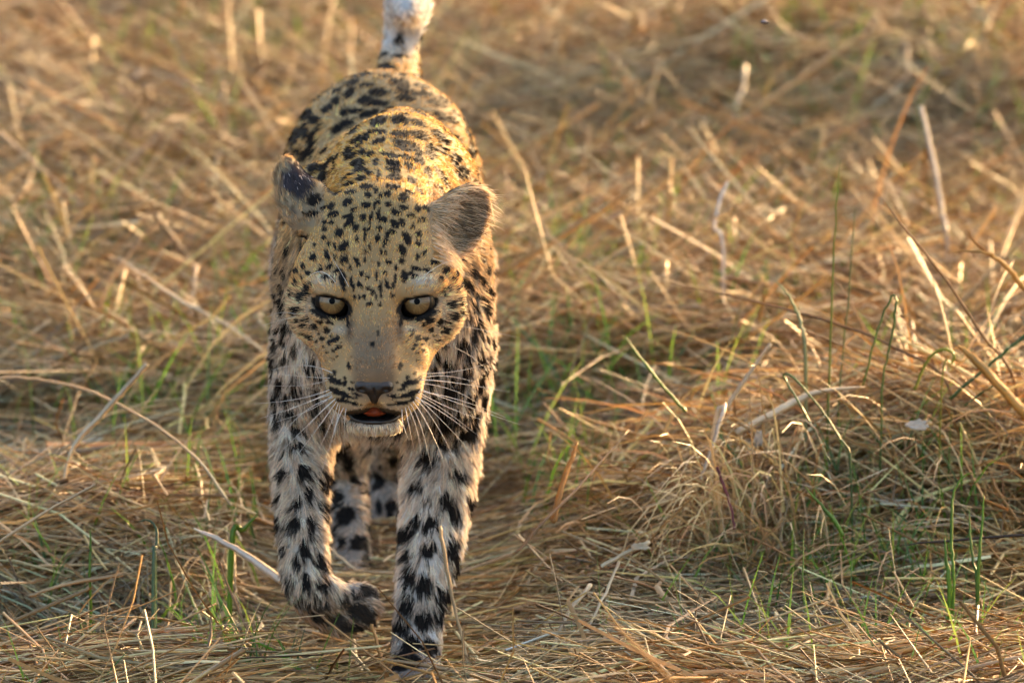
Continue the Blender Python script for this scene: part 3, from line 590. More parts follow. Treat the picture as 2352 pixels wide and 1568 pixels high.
# tongue, lower lip, small front teeth
keepP = PRIM; PRIM = []
ell(H(0, 947, .010), (.0120, .0040, .022), .004, HB); ell(H(0, 940, .014), (.0080, .0050, .016), .004, HB)
c0 = H(0, 948, .012); ax_ = [axis_grid([(c0[i]-.032, c0[i]+.032, .0016)]) for i in range(3)]
TV, TQ = surface_nets(field(PRIM, *ax_), *ax_); PRIM = keepP
link('tongue', mesh_np('tongue', TV, TQ, mat=principled('tongue', (.27, .055, .022), .4, .4)), LEO)
m_lip = principled('lip', (.012, .010, .011), .28, .6); 
def tube(path, radii, k=6):
    path = np.array(path); V, Q = [], []; t = np.gradient(path, axis=0); t = nrm(t)
    ref = np.array([.31, .2, .93])
    a = nrm(np.cross(t, ref)); b2 = np.cross(t, a)
    for i in range(len(path)):
        for j in range(k):
            ph = 2*math.pi*j/k; V.append(path[i]+radii[i]*(a[i]*math.cos(ph)+b2[i]*math.sin(ph)))
    for i in range(len(path)-1):
        for j in range(k): Q.append([i*k+j, i*k+(j+1) % k, (i+1)*k+(j+1) % k, (i+1)*k+j])
    return np.array(V), np.array(Q)
th = np.linspace(-1, 1, 21); V, Q = tube([H(59*t_, 969-15*t_*t_*t_*t_-4*t_*t_, .022-.016*t_*t_) for t_ in th], .0034-.0020*th**4, 8)
link('lower_lip', mesh_np('lower_lip', V, Q, mat=m_lip), LEO)
m_whisk, nt, out = new_mat('whisker'); b = nt.nodes.new('ShaderNodeBsdfPrincipled'); b.inputs['Base Color'].default_value = (.85, .82, .78, 1); b.inputs['Roughness'].default_value = .3
tr = nt.nodes.new('ShaderNodeBsdfTranslucent'); tr.inputs[0].default_value = (.9, .85, .75, 1); ms = nt.nodes.new('ShaderNodeMixShader'); ms.inputs[0].default_value = .3
nt.links.new(b.outputs[0], ms.inputs[1]); nt.links.new(tr.outputs[0], ms.inputs[2]); nt.links.new(ms.outputs[0], out.inputs[0])
# root, bend, tip of each whisker as seen on the face (sideways, down, out of the face)
WH = [((-98,856),(-160,838),(-235,850)), ((-104,868),(-160,862),(-222,858)), ((-108,872),(-165,872),(-262,885)),
 ((-104,895),(-180,912),(-275,926)), ((-100,900),(-170,928),(-262,960)), ((-98,908),(-160,935),(-225,968)), ((-96,912),(-160,950),(-215,1005)),
 ((-92,918),(-150,965),(-212,1035)), ((-88,922),(-130,975),(-182,1052)), ((-84,926),(-112,985),(-152,1075)), ((-80,930),(-98,985),(-128,1105)),
 ((-72,936),(-84,985),(-86,1040)), ((-66,938),(-74,985),(-68,1020)), ((-100,905),(-150,922),(-205,945)), ((-90,915),(-128,950),(-168,1000)),
 ((104,872),(180,880),(310,900)), ((108,868),(170,868),(240,880)), ((106,880),(170,895),(235,925)), ((104,893),(190,930),(335,975)), ((100,900),(180,935),(270,970)),
 ((98,905),(160,945),(245,1005)), ((96,910),(150,960),(225,1040)), ((92,916),(135,970),(190,1065)), ((88,922),(122,975),(160,1060)), ((82,928),(105,985),(135,1090)),
 ((76,932),(92,985),(108,1050)), ((70,936),(80,985),(92,1035)), ((62,940),(75,975),(80,1010)), ((102,898),(200,918),(300,958)), ((94,912),(160,948),(215,990)),
 ((-178,722),(-215,722),(-250,728)), ((-180,726),(-220,732),(-262,748)), ((195,750),(255,756),(330,775)), ((160,790),(200,812),(245,842)),
 ((110,858),(190,848),(262,832)), ((95,650),(150,610),(198,598)), ((-90,650),(-120,632),(-160,645)), ((-60,658),(-85,610),(-108,578))]
for (r0, r1, r2) in WH:
    hit = BVH.ray_cast(Vector(CAM), Vector(ray(861+r0[0], r0[1])), 20)
    if hit[0] is None: continue
    p0 = np.array(hit[0]); v0 = (p0-HO)@CV
    p1 = H(r1[0], r1[1], v0+.006); p2 = H(r2[0], r2[1], v0-.012+.02*rng.random())
    tt = np.linspace(0, 1, 12)[:, None]; path = p0*(1-tt)**2+(2*p1-.5*(p0+p2))*2*tt*(1-tt)+p2*tt**2
    V, Q = tube(path+np.sin(np.linspace(0, 3.1, 12))[:, None]*rng.normal(size=3)*.0022, np.linspace(.00048, .00010, 12)*rng.uniform(.65, 1.1), 5); link('whisker', mesh_np('whisker', V, Q, mat=m_whisk), LEO)

# ------------------------------------------------------------------ straw
PAL = np.array([(.40, .265, .130), (.46, .325, .175), (.55, .43, .265), (.33, .205, .095), (.27, .150, .062), (.36, .285, .195), (.60, .50, .345), (.20, .115, .055), (.44, .26, .09)])
PW = np.array([.20, .20, .16, .13, .08, .09, .08, .04, .03]); PW = PW/PW.sum(); PAL = PAL*np.array([1.10, 1.0, .78])
def straws(n, x, y, length, width, lay, az, bend, rise, curl, k, fold, colr, seed, floor=True):
    """n blades or stalks at once: rings along a bent path laid over the ground; k rings, three points each (a folded blade or a stalk)"""
    r = np.random.default_rng(seed); t = np.linspace(-.5, .5, k)
    ang = az[:, None]+bend[:, None]*(t*2)[None, :]+curl[:, None]*np.sin(t*5.0+r.uniform(0, 6, n)[:, None])
    dx, dy = np.cos(ang), np.sin(ang); st = length[:, None]/(k-1)
    px = np.cumsum(dx*st, 1); py = np.cumsum(dy*st, 1); px += (x-px[:, k//2])[:, None]; py += (y-py[:, k//2])[:, None]
    h0 = height(x, y)[:, None]; hz = height(px, py)
    follow = .75
    pz = hz*follow+h0*(1-follow)+lay[:, None]+rise[:, None]*t[None, :]*length[:, None]-r.uniform(0, .35, n)[:, None]*(t*t)[None, :]*length[:, None]*np.sign(r.normal(size=n)+.5)[:, None]
    if floor: pz = np.maximum(pz, hz-.008)
    c = np.stack([px, py, pz], -1); tg = nrm(np.gradient(c, axis=1))
    up = np.array([0, 0, 1.0])+r.normal(size=(n, 1, 3))*.45; s = nrm(np.cross(tg, up)); u = np.cross(s, tg)
    prof = (1-.75*np.abs(t*2)**3*(r.random(n) < .7)[:, None])[None] if False else np.clip(1-.8*np.clip(t*2, 0, 1)[None, :]**2*r.uniform(.3, 1, n)[:, None], .12, 1)
    w = (width[:, None]*prof)[..., None]/2
    V = np.stack([c-s*w, c+u*w*fold[:, None, None], c+s*w], 2).reshape(-1, 3)
    return V, c
def ribbon_faces(n, k, closed):
    base = (np.arange(n)*k*3)[:, None, None]; i = (np.arange(k-1)*3)[None, :, None]
    cols = [(0, 1), (1, 2)]+([(2, 0)] if closed else [])
    return np.concatenate([np.stack([base+i+a, base+i+b, base+i+3+b, base+i+3+a], -1).reshape(-1, 4) for a, b in cols])
def tint_of(n, k, seed, pal=PAL, pw=PW, var=.16):
    r = np.random.default_rng(seed); c = pal[r.choice(len(pal), n, p=pw)]*r.lognormal(0, var, (n, 1)); c = c*(1+r.normal(size=(n, 3))*.04)
    g = 1+r.normal(size=(n, 1))*.18*np.linspace(-1, 1, k)[None, :]
    return np.repeat(np.clip(c[:, None, :]*g[..., None], .01, .8)[:, :, None, :], 3, 2).reshape(-1, 3)
def in_leopard(c):
    """blades standing where the animal is are left out (its feet press them flat)"""
    x, y, z = c[..., 0], c[..., 1], c[..., 2]
    bad = ((np.abs(x+.135) < .16) & (y > -.42) & (y < .95) & (z > .13)) | ((np.abs(x+.14) < .14) & (y > .0) & (y < .90) & (z > .028)) | ((np.abs(x+.098) < .035) & (np.abs(y) < .06) & (z > .012)) | ((np.abs(x+.19) < .07) & (np.abs(y) < .08) & (z > .045))
    return bad.any(1)
def patchy(x, y, wl, seed):
    r = np.random.default_rng(seed); v = np.zeros_like(x)
    for i in range(7):
        a = r.uniform(0, 6.28); k = 2*math.pi/(wl*r.uniform(.6, 1.6)); v += np.sin(k*(x*math.cos(a)+y*math.sin(a)*.8)+r.uniform(0, 6.28))
    return v/7**.5
SV, SQ, ST = [], [], []; voff = 0
def batch(n, xr, yr, L, W, laymax, seed, k=5, az_sd=.75, rise_sd=.10, curl_sd=.15, closed=True, foldr=(.5, 1.0), pal=PAL, pw=PW, cone_=None, bias=1.6, bend_sd=.25, flow=1.0, var=.16):
    global voff
    r = np.random.default_rng(seed)
    y = r.uniform(*yr, n); x = r.uniform(*xr, n) if cone_ is None else r.uniform(-1, 1, n)*(9+y)*cone_
    az = r.normal(0, az_sd*.55, n)+flow*(.55*patchy(x, y, .30, 61)+.35*patchy(x, y, .11, 62))+np.where(r.random(n) < .5, 0, math.pi); full = r.random(n) < .18+.2*(1-flow); az[full] = r.uniform(0, 6.28, full.sum())
    length = r.uniform(*L, n); width = r.uniform(*W, n)*(1+.8*(r.random(n) < .06)); lay = laymax*r.random(n)**bias; lay = lay*(1-.76*np.exp(-((x+.125)/.17)**4)*smooth(-.9, -.3, y)*(1-smooth(.95, 1.25, y)))
    V, c = straws(n, x, y, length, width, lay, az, r.normal(0, bend_sd, n), r.normal(0, rise_sd, n), np.abs(r.normal(0, curl_sd, n)), k, r.uniform(*foldr, n), None, seed)
    T = tint_of(n, k, seed+1, pal, pw, var); wn_ = patchy(x, y, .35, 63)*.20+patchy(x, y, .12, 64)*.24; hue = patchy(x, y, .5, 65)
    mul = np.clip(1+wn_, .45, 1.6)[:, None]*np.stack([1+.07*hue, 1-.02*hue, 1-.20*hue], -1); T = np.clip(T*np.repeat(mul, k*3, 0), .01, .8)
    ok = ~in_leopard(c); okv = np.repeat(ok, k*3); V, T = V[okv], T[okv]; m = int(ok.sum())
    SV.append(V); ST.append(T); SQ.append(ribbon_faces(m, k, closed)+voff); voff += len(V)
NS = 1.0
I = lambda v: int(v*NS)
# near carpet: thin cut stalks lying across each other
batch(I(33000), None, (-1.1, 1.25), (.08, .34), (.0016, .0038), .085, 100, k=4, rise_sd=.15, flow=.6, az_sd=1.0, var=.34, pw=np.array([.15, .18, .22, .10, .08, .10, .12, .05, .0])/1.0, cone_=.064)
batch(I(3200), None, (-1.1, 1.25), (.12, .42), (.002, .0048), .085, 110, k=7, closed=False, foldr=(.1, .6), cone_=.064, curl_sd=.45, rise_sd=.16, bend_sd=.5)
batch(I(900), None, (-1.0, 1.25), (.12, .35), (.0014, .003), .07, 120, k=8, closed=True, cone_=.064, rise_sd=.5, curl_sd=.5, bend_sd=.8, az_sd=2.5)
# behind
batch(I(52000), None, (1.2, 5.2), (.14, .48), (.0020, .0046), .13, 130, k=4, cone_=.068, rise_sd=.26, bend_sd=.45, curl_sd=.25)
batch(I(5000), None, (1.2, 5.2), (.15, .45), (.0025, .0055), .13, 140, k=6, closed=False, foldr=(.1, .5), cone_=.068, curl_sd=.45, rise_sd=.3, bend_sd=.5)
# to the sides, out of the picture
for sgn, sd_ in ((-1, 150), (1, 160)):
    batch(I(9000), tuple(sorted((.60*sgn, 2.0*sgn))), (-1.6, 5.2), (.15, .45), (.004, .008), .09, sd_, k=4)
    batch(I(9000), tuple(sorted((2.0*sgn, 5.5*sgn))), (-2.2, 9.0), (.25, .7), (.007, .013), .10, sd_+3, k=3)
batch(I(9000), (-2.2, 2.2), (5.1, 9.0), (.2, .6), (.006, .011), .12, 170, k=4)
batch(I(12000), (-7, 7), (8.8, 22.0), (.4, 1.2), (.014, .03), .12, 180, k=3)
batch(I(4000), (-2.2, 2.2), (-2.6, -1.0), (.12, .4), (.003, .006), .08, 190, k=3)
# tufts: long stems springing from one root and leaning over together
def tuft(cx, cy, n, L, W, lean, az0, spread, pal_i, seed, lift=0.0, curve=1.1):
    global voff
    r = np.random.default_rng(seed); k = 6
    x = r.normal(cx, .035, n); y = r.normal(cy, .035, n); az = az0+r.normal(0, spread, n); ln = r.uniform(*L, n)
    t = np.linspace(0, 1, k); th = np.clip(lean+r.normal(0, .28, n), 0, 1.5)[:, None]+(curve*r.uniform(.4, 1.3, n))[:, None]*t[None, :]**1.4; st = ln[:, None]/(k-1)
    hor = np.cumsum(np.sin(th)*st, 1); ver = np.cumsum(np.cos(th)*st, 1)
    c = np.stack([x[:, None]+hor*np.cos(az)[:, None], y[:, None]+hor*np.sin(az)[:, None], height(x, y)[:, None]+ver+lift], -1)
    c[..., 2] = np.maximum(c[..., 2], height(c[..., 0], c[..., 1])+.01)
    tg = nrm(np.gradient(c, axis=1)); s = nrm(np.cross(tg, r.normal(size=(n, 1, 3)))); u = np.cross(s, tg)
    w = (r.uniform(*W, n)[:, None]*np.clip(1-.8*t[None, :]**2, .15, 1))[..., None]/2
    ok = ~in_leopard(c); V = np.stack([c-s*w, c+u*w*.7, c+s*w], 2)[ok].reshape(-1, 3); m = int(ok.sum())
    if not m: return
    base = PAL[pal_i]*r.uniform(.8, 1.25); T = np.repeat((np.clip(base*r.lognormal(0, .22, (n, 1))*(1+r.normal(size=(n, 3))*.05), .01, .8))[ok], k*3, 0)
    SV.append(V); ST.append(T); SQ.append(ribbon_faces(m, k, False)+voff); voff += len(V)
tr_ = np.random.default_rng(909)
for i in range(int(110*NS)):
    cy = tr_.uniform(.75, 5.0); cx = tr_.uniform(-1, 1)*(9+cy)*.068
    tuft(cx, cy, int(tr_.integers(18, 46)), (.12, .36), (.002, .0046), tr_.uniform(.85, 1.35), tr_.uniform(0, 6.28), tr_.uniform(.3, 1.2), int(tr_.choice(9, p=PW)), 3000+i)
for i in range(int(20*NS)):
    cx = tr_.uniform(.12, .62); cy = tr_.uniform(.25, .62)
    tuft(cx, cy, int(tr_.integers(14, 34)), (.10, .26), (.0016, .0038), tr_.uniform(.8, 1.3), -1.57+tr_.normal()*.9, .5, int(tr_.choice(9, p=PW)), 3400+i)
for i in range(int(20*NS)):
    tuft(tr_.uniform(-.62, -.30), tr_.uniform(-.1, .6), int(tr_.integers(10, 24)), (.10, .26), (.0016, .0036), tr_.uniform(.9, 1.4), tr_.uniform(0, 6.28), .6, int(tr_.choice(9, p=PW)), 3500+i)
for i in range(int(26*NS)):  # paler stems along the heap's crest, their colour standing in for sunlight
    tuft(tr_.uniform(.15, .62), tr_.uniform(.38, .66), int(tr_.integers(18, 36)), (.10, .28), (.0016, .0042), tr_.uniform(1.0, 1.45), tr_.uniform(0, 6.28), .7, int(tr_.choice([1, 2, 6, 0, 8])), 3700+i)
tuft(.235, .30, 60, (.12, .24), (.0016, .004), .35, -2.0, .35, 6, 3601, .05, 1.9); tuft(.27, .33, 50, (.12, .24), (.0014, .0032), .4, -1.9, .4, 5, 3602, .04, 1.9)
straw_me = mesh_np('dry_straw', np.concatenate(SV), np.concatenate(SQ), mat=MAT_STRAW, smooth_sh=True, color=np.concatenate(ST))
tag(link('dry_straw', straw_me), 'matted dry tan straw lying flat over the whole ground', 'straw', kind='stuff')
print('straw faces', len(straw_me.polygons))
# ------------------------------------------------------------------ short green grass between the straw
GP = np.array([(.13, .26, .035), (.19, .33, .05), (.09, .19, .045), (.26, .35, .07), (.11, .20, .08)])
def green(n, cx, cy, sx, sy, L, W, seed):
    r = np.random.default_rng(seed); k = 5
    x = r.normal(cx, sx, n); y = r.normal(cy, sy, n); az = r.uniform(0, 6.28, n); ln = r.uniform(*L, n); lean = np.abs(r.normal(0, .35, n)); cur = r.uniform(.0, .9, n)
    t = np.linspace(0, 1, k); th = lean[:, None]+cur[:, None]*t[None, :]**1.5; st = ln[:, None]/(k-1)
    hor = np.cumsum(np.sin(th)*st, 1); ver = np.cumsum(np.cos(th)*st, 1)
    c = np.stack([x[:, None]+hor*np.cos(az)[:, None], y[:, None]+hor*np.sin(az)[:, None], height(x, y)[:, None]+ver-.01+.02*r.random(n)[:, None]], -1)
    tg = nrm(np.gradient(c, axis=1)); s = nrm(np.cross(tg, r.normal(size=(n, 1, 3)))); u = np.cross(s, tg)
    w = (r.uniform(*W, n)[:, None]*np.clip(1-t[None, :]**2, .08, 1))[..., None]/2
    ok = ~in_leopard(c); V = np.stack([c-s*w, c+u*w*.5, c+s*w], 2)[ok].reshape(-1, 3); m = int(ok.sum())
    T = np.repeat((GP[r.choice(5, n)]*r.lognormal(0, .2, (n, 1)))[ok], k*3, 0)
    return V, T, ribbon_faces(m, k, False)
gv, gt, gq_ = [], [], []; off = 0
gr_ = np.random.default_rng(77); patches = [(.33, .18, .07, .05, 150), (.27, .3, .08, .06, 90), (.02, 1.3, .1, .2, 60), (.07, .75, .05, .1, 50), (-.44, .1, .06, .05, 50), (-.25, -.08, .04, .03, 45), (.45, .35, .05, .06, 70), (.30, -.1, .12, .08, 60), (-.30, .55, .07, .12, 50), (.25, 1.5, .12, .2, 60), (.05, 1.15, .08, .12, 70), (-.32, 1.4, .1, .2, 60), (-.30, .8, .07, .1, 50), (.12, 2.2, .2, .3, 70), (-.4, 2.6, .2, .3, 80), (-.28, 3.2, .15, .3, 70), (.45, 2.2, .15, .2, 50), (.65, 2.8, .1, .2, 40), (.35, 1.2, .2, .15, 60), (-.335, 1.85, .09, .15, 150), (-.60, 2.1, .10, .2, 140), (.04, 1.95, .07, .15, 140), (.24, 2.5, .16, .2, 150), (-.5, 3.7, .12, .2, 130), (-.37, 3.95, .12, .2, 130), (.43, 3.2, .14, .2, 120), (-.42, 1.2, .10, .12, 110), (.13, 1.6, .10, .15, 120), (.42, .15, .10, .04, 90)]
for _ in range(85): patches.append((gr_.uniform(-.7, .7), gr_.uniform(-.6, 4.8), .08, .10, int(gr_.integers(10, 34))))
for i, (cx, cy, sx, sy, n_) in enumerate(patches):
    V, T, Q = green(n_, cx, cy, sx, sy, (.05, .13) if cy < 1 else (.06, .17), (.0018, .0045) if cy < 1 else (.003, .007), 800+i)
    gv.append(V); gt.append(T); gq_.append(Q+off); off += len(V)
tag(link('green_grass', mesh_np('green_grass', np.concatenate(gv), np.concatenate(gq_), mat=MAT_GREEN, color=np.concatenate(gt))), 'short green grass shoots growing up through the dry straw', 'grass', kind='stuff')
# ------------------------------------------------------------------ single stems, blades, leaves and scraps that stand out
def catmull(p, m=5):
    p = np.array(p); n = len(p); out = []
    for i in range(n-1):
        p0, p1, p2, p3 = p[max(i-1, 0)], p[i], p[i+1], p[min(i+2, n-1)]
        for t in np.arange(m)/m: out.append(.5*(2*p1+(p2-p0)*t+(2*p0-5*p1+4*p2-p3)*t*t+(3*p1-p0-3*p2+p3)*t**3))
    out.append(p[-1]); return np.array(out)
G_BR, G_DK, G_BL, G_YE = (.13, .25, .035), (.045, .11, .035), (.11, .18, .11), (.27, .30, .05)
T_PALE, T_TAN, T_BRN, T_RUST, T_GRY, T_WHT, T_DRK, T_ORG = (.62, .51, .35), (.48, .34, .19), (.27, .155, .075), (.42, .20, .055), (.46, .39, .31), (.70, .64, .57), (.045, .030, .022), (.54, .31, .09)
def blade(name, label, cat, group, pts, mm, col, root=False, fold=.55, tip='end', seed=[0]):
    """one blade or stalk through measured points (place on the photograph, depth); tapers to the first point when tip is 'start'"""
    seed[0] += 1; r = np.random.default_rng(4000+seed[0])
    w3 = [P(*q) for q in pts]
    if root:
        e = w3[-1]; d = w3[-1]-w3[-2]; gz = float(height(np.array([e[0]]), np.array([e[1]]))[0])-.03
        if e[2] > gz: w3.append(np.array([e[0]+d[0]*.35, e[1]+.01, gz]))
    c = catmull(w3); n = len(c); t = np.linspace(0, 1, n); c = c+r.normal(size=c.shape)*.0004
    tg = nrm(np.gradient(c, axis=0)); view = nrm(CAM-c+r.normal(size=3)*3.0); s = nrm(np.cross(tg, view)); u = np.cross(s, tg)
    prof = {'end': np.clip(1-t**4*.8, .15, 1), 'start': np.clip(1-(1-t)**3*.85, .15, 1), 'both': np.clip(np.sin(np.pi*(.06+.88*t))**.6, .15, 1), 'none': np.ones(n)}[tip]
    w = (mm*.0005*prof*(1+.10*np.sin(t*9+r.uniform(0, 6))))[:, None]
    ks = [(-1, 0), (0, fold), (1, 0), (0, -.25)]
    V = np.stack([c+s*w*a+u*w*b_ for a, b_ in ks], 1).reshape(-1, 3); Q = []
    for i in range(n-1):
        for j in range(4): Q.append([i*4+j, i*4+(j+1) % 4, (i+1)*4+(j+1) % 4, (i+1)*4+j])
    Q += [[0, 3, 2, 1], [(n-1)*4+j for j in range(4)]]
    base = np.array(col)*(1+.18*np.sin(t*r.uniform(4, 9)+r.uniform(0, 6)))[:, None]*(1+r.normal(size=(n, 1))*.05)
    T = np.repeat(base, 4, 0)*np.tile(np.array([.92, 1.08, .95, .85]), n)[:, None]
    mat = MAT_GREEN if col[1] > col[0]*1.05 else MAT_STRAW
    return tag(link(name, mesh_np(name, V, Q, mat=mat, color=np.clip(T, .01, .8))), label, cat, group, 'thing')
GS, GB, DS, PS, DL, FB = 'green stems on the straw heap', 'green blades rising from the straw', 'brown stalks in the straw', 'pale loose straws', 'dry leaves in the straw', 'blurred straws behind the leopard'
B = blade
B('wild_grass', 'tallest thin green stem, standing upright on the straw heap at right', 'stem', GS, [(1930,365,.45),(1918,514,.44),(1907,777,.42),(1901,998,.40),(1894,1077,.40)], 3.2, (.15,.19,.035), True, tip='start')
B('wild_grass', 'faint thin green stem just right of the tallest green stem', 'stem', GS, [(1966,478,.52),(1961,514,.52),(1946,709,.50),(1929,889,.48),(1924,972,.47)], 2.6, (.15,.19,.07), True, tip='start')
B('dry_stalk', 'long straight brown stalk slanting from upper middle down to the right edge', 'stalk', DS, [(2010,433,.40),(2070,514,.41),(2164,631,.42),(2257,769,.44),(2332,882,.46)], 3.6, T_BRN, True, tip='start')
B('dry_stalk', 'long brown stalk leaning almost flat above the straw heap, tip pointing left', 'stalk', DS, [(1519,646,.50),(1665,676,.49),(1789,706,.47),(1909,739,.46),(2060,800,.45),(2180,890,.43)], 3.6, T_BRN, True, tip='start')
B('grass_shoot', 'dark green blade folded sharply over at its top like a hairpin', 'grass', GB, [(1982,885,.36),(2004,800,.35),(2028,725,.35),(2052,676,.35),(2058,700,.34),(2050,760,.34),(2036,830,.34),(2026,900,.34)], 2.4, (.12,.20,.06), True, tip='none')
B('grass_shoot', 'grey green blade bent over at its top on the front of the heap', 'grass', GB, [(1909,1066,.25),(1872,990,.26),(1830,915,.27),(1800,864,.28),(1822,866,.27),(1882,934,.25),(1931,1009,.23),(1954,1080,.22)], 2.6, (.12,.20,.08), True, tip='none')
B('loose_straw', 'pale broad straw sticking up to the right from the crest of the heap', 'straw', PS, [(1770,788,.36),(1740,830,.36),(1710,874,.35),(1672,930,.34),(1640,985,.33)], 5.0, T_PALE, True, tip='none')
B('loose_straw', 'wide pale straw lying up the heap below the upright pale one', 'straw', PS, [(1987,888,.40),(1875,901,.37),(1789,942,.34),(1691,995,.30)], 8.5, T_PALE, tip='start')
B('loose_straw', 'wide pale grey sheath drooping down the left face of the heap', 'straw', PS, [(1667,925,.30),(1661,946,.28),(1639,1013,.24),(1609,1100,.19)], 5.5, T_GRY, tip='both')
B('dry_leaf', 'broad orange dry leaf blade leaning down to the right edge', 'leaf', DL, [(2201,792,.34),(2235,822,.34),(2276,863,.34),(2351,946,.35),(2390,990,.35)], 12, T_ORG, tip='start')
B('dry_leaf', 'curled orange dry leaf arching over at the upper right edge', 'leaf', DL, [(2175,580,.42),(2235,576,.42),(2276,586,.42),(2315,615,.43),(2351,661,.44),(2400,720,.45)], 6.0, T_ORG, True, tip='start')
B('dry_leaf', 'small rust coloured split leaf tip beside the curled orange leaf', 'leaf', DL, [(2224,533,.43),(2240,556,.43),(2261,575,.43),(2300,602,.44)], 4.5, T_RUST, tip='start')
B('loose_straw', 'pale straw pointing up right to the curled husk before the heap', 'straw', PS, [(1492,1244,.02),(1440,1268,.01),(1381,1302,.0)], 5.0, T_PALE, tip='none')
B('loose_straw', 'pale straw kinked at a knot, running down to the bottom edge right of the forepaw', 'straw', PS, [(1357,1340,-.03),(1308,1404,-.06),(1276,1472,-.09),(1278,1520,-.11),(1281,1590,-.13)], 4.6, T_PALE, tip='none')
B('loose_straw', 'thin pale straw slanting just right of the kinked one', 'straw', PS, [(1421,1290,-.01),(1391,1359,-.04),(1342,1460,-.09)], 3.6, T_PALE, tip='end')
B('dry_leaf', 'upright rust coloured dry leaf to the right of the planted foreleg', 'leaf', DL, [(1327,1010,.20),(1318,1040,.19),(1303,1079,.18),(1285,1135,.16),(1270,1200,.14)], 6, T_RUST, tip='start')
B('dry_stalk', 'long grey brown stem slanting down left behind the rust coloured leaf', 'stalk', DS, [(1445,985,.30),(1342,1103,.20),(1244,1202,.12),(1185,1270,.08)], 4.2, T_BRN, tip='start')
B('grass_shoot', 'short bright green blade crossing the dark gap under the heap', 'grass', GB, [(1849,1118,.14),(1885,1158,.13),(1918,1197,.12),(1935,1230,.12)], 4.6, G_BR, tip='start')
B('grass_shoot', 'long thin green blade reaching down to the bottom edge at right of centre', 'grass', GB, [(1847,1212,-.02),(1844,1349,-.06),(1859,1448,-.09),(1884,1566,-.12)], 3.0, G_BR, True, tip='start')
B('grass_shoot', 'stiff short green blade at right, left one of the upright group', 'grass', GB, [(2169,1234,.0),(2173,1285,-.01),(2181,1350,-.02)], 5.0, G_BR, True, tip='start')
B('grass_shoot', 'green blade arching over to the right within the upright group', 'grass', GB, [(2233,1085,.02),(2209,1098,.02),(2190,1135,.01),(2186,1177,.0),(2187,1260,-.01),(2190,1340,-.02)], 3.6, G_BR, True, tip='start')
B('grass_shoot', 'green blade in the middle of the upright group at right', 'grass', GB, [(2226,1160,.0),(2228,1226,-.01),(2235,1290,-.02),(2244,1350,-.03)], 3.4, (.10,.19,.04), True, tip='start')
B('grass_shoot', 'rightmost green blade of the upright group', 'grass', GB, [(2259,1135,.0),(2256,1210,-.01),(2246,1330,-.03)], 3.6, G_BR, True, tip='start')
B('grass_shoot', 'flat green blade lying among straw near the bottom right', 'grass', GB, [(2122,1416,-.06),(2060,1434,-.07),(1982,1460,-.08)], 5.0, (.11,.19,.05), tip='start')
B('grass_shoot', 'bright green blade slanting up right from the bottom edge', 'grass', GB, [(1746,1468,-.11),(1706,1512,-.13),(1660,1580,-.15)], 4.8, G_BR, True, tip='start')
B('grass_shoot', 'wide dull green blade slanting down right to the bottom edge', 'grass', GB, [(1726,1515,-.12),(1760,1542,-.13),(1800,1575,-.15)], 7.0, G_BL, tip='start')
B('wild_grass', 'dark red stem standing among the pale stems of the heap', 'stem', GS, [(1647,1071,.16),(1660,1110,.15),(1682,1177,.12),(1686,1215,.11)], 3.6, (.15,.035,.045), tip='none')
B('dry_stalk', 'short black brown stalk lying on straw near the bottom', 'stalk', DS, [(1534,1463,-.07),(1580,1454,-.07),(1623,1450,-.06)], 5.0, T_DRK, tip='both')
B('dry_stalk', 'thin black stem running level to the right edge', 'stalk', DS, [(2070,1252,.03),(2200,1240,.04),(2380,1224,.05)], 3.2, T_DRK, tip='start')
B('dry_stalk', 'out of focus rust brown stalk in the near foreground at the bottom edge', 'stalk', DS, [(1378,1398,-1.85),(1440,1463,-1.82),(1509,1532,-1.80),(1600,1640,-1.76),(1800,2000,-1.70),(1900,2300,-1.68)], 5.5, T_RUST, True, tip='start')
B('loose_straw', 'upright tan straw bent in front of the planted foreleg', 'straw', PS, [(1010,1207,-.075),(1023,1283,-.08),(1044,1395,-.085),(1064,1474,-.09),(1078,1560,-.10)], 3.8, T_TAN, True, tip='none')
B('loose_straw', 'pale straw bent between the lifted and the planted foreleg', 'straw', PS, [(752,1252,.24),(785,1282,.22),(820,1308,.20),(850,1313,.20),(902,1314,.19)], 4.6, T_PALE, tip='none')
B('dry_stalk', 'rust brown stalk rising from the bottom edge below the lifted paw', 'stalk', DS, [(853,1432,-.10),(870,1490,-.11),(888,1575,-.13)], 3.8, T_RUST, True, tip='none')
B('loose_straw', 'tan straw lying across the toes of the planted forepaw', 'straw', PS, [(878,1511,-.14),(961,1525,-.15),(1052,1541,-.15),(1120,1552,-.15)], 4.2, T_TAN, tip='both')
B('loose_straw', 'long tan straw slanting up right at the left edge', 'straw', PS, [(-10,1250,.02),(116,1168,.05),(221,1112,.08)], 3.4, T_TAN, tip='none')
B('loose_straw', 'straight tan straw in the lower left below the dark hollow', 'straw', PS, [(67,1368,-.03),(158,1340,-.01),(281,1319,.0)], 4.2, T_TAN, tip='none')
B('loose_straw', 'whitish wide sheath lying left of the lifted paw', 'straw', PS, [(446,1214,.06),(510,1242,.05),(580,1284,.03),(650,1335,.02)], 8.5, T_WHT, tip='start')
B('grass_shoot', 'broad bright green blade above the whitish sheath', 'grass', GB, [(590,1183,.10),(560,1215,.09),(532,1252,.08)], 6.5, G_BR, True, tip='start')
B('dry_stalk', 'long rust brown stalk slanting down right left of the lifted paw', 'stalk', DS, [(496,1270,-.02),(534,1369,-.06),(577,1460,-.10),(635,1575,-.14)], 4.2, T_BRN, True, tip='start')
B('dry_stalk', 'frayed brown stalk slanting down left to the bottom edge', 'stalk', DS, [(527,1421,-.08),(489,1485,-.11),(445,1575,-.14)], 5.2, T_BRN, True, tip='start')
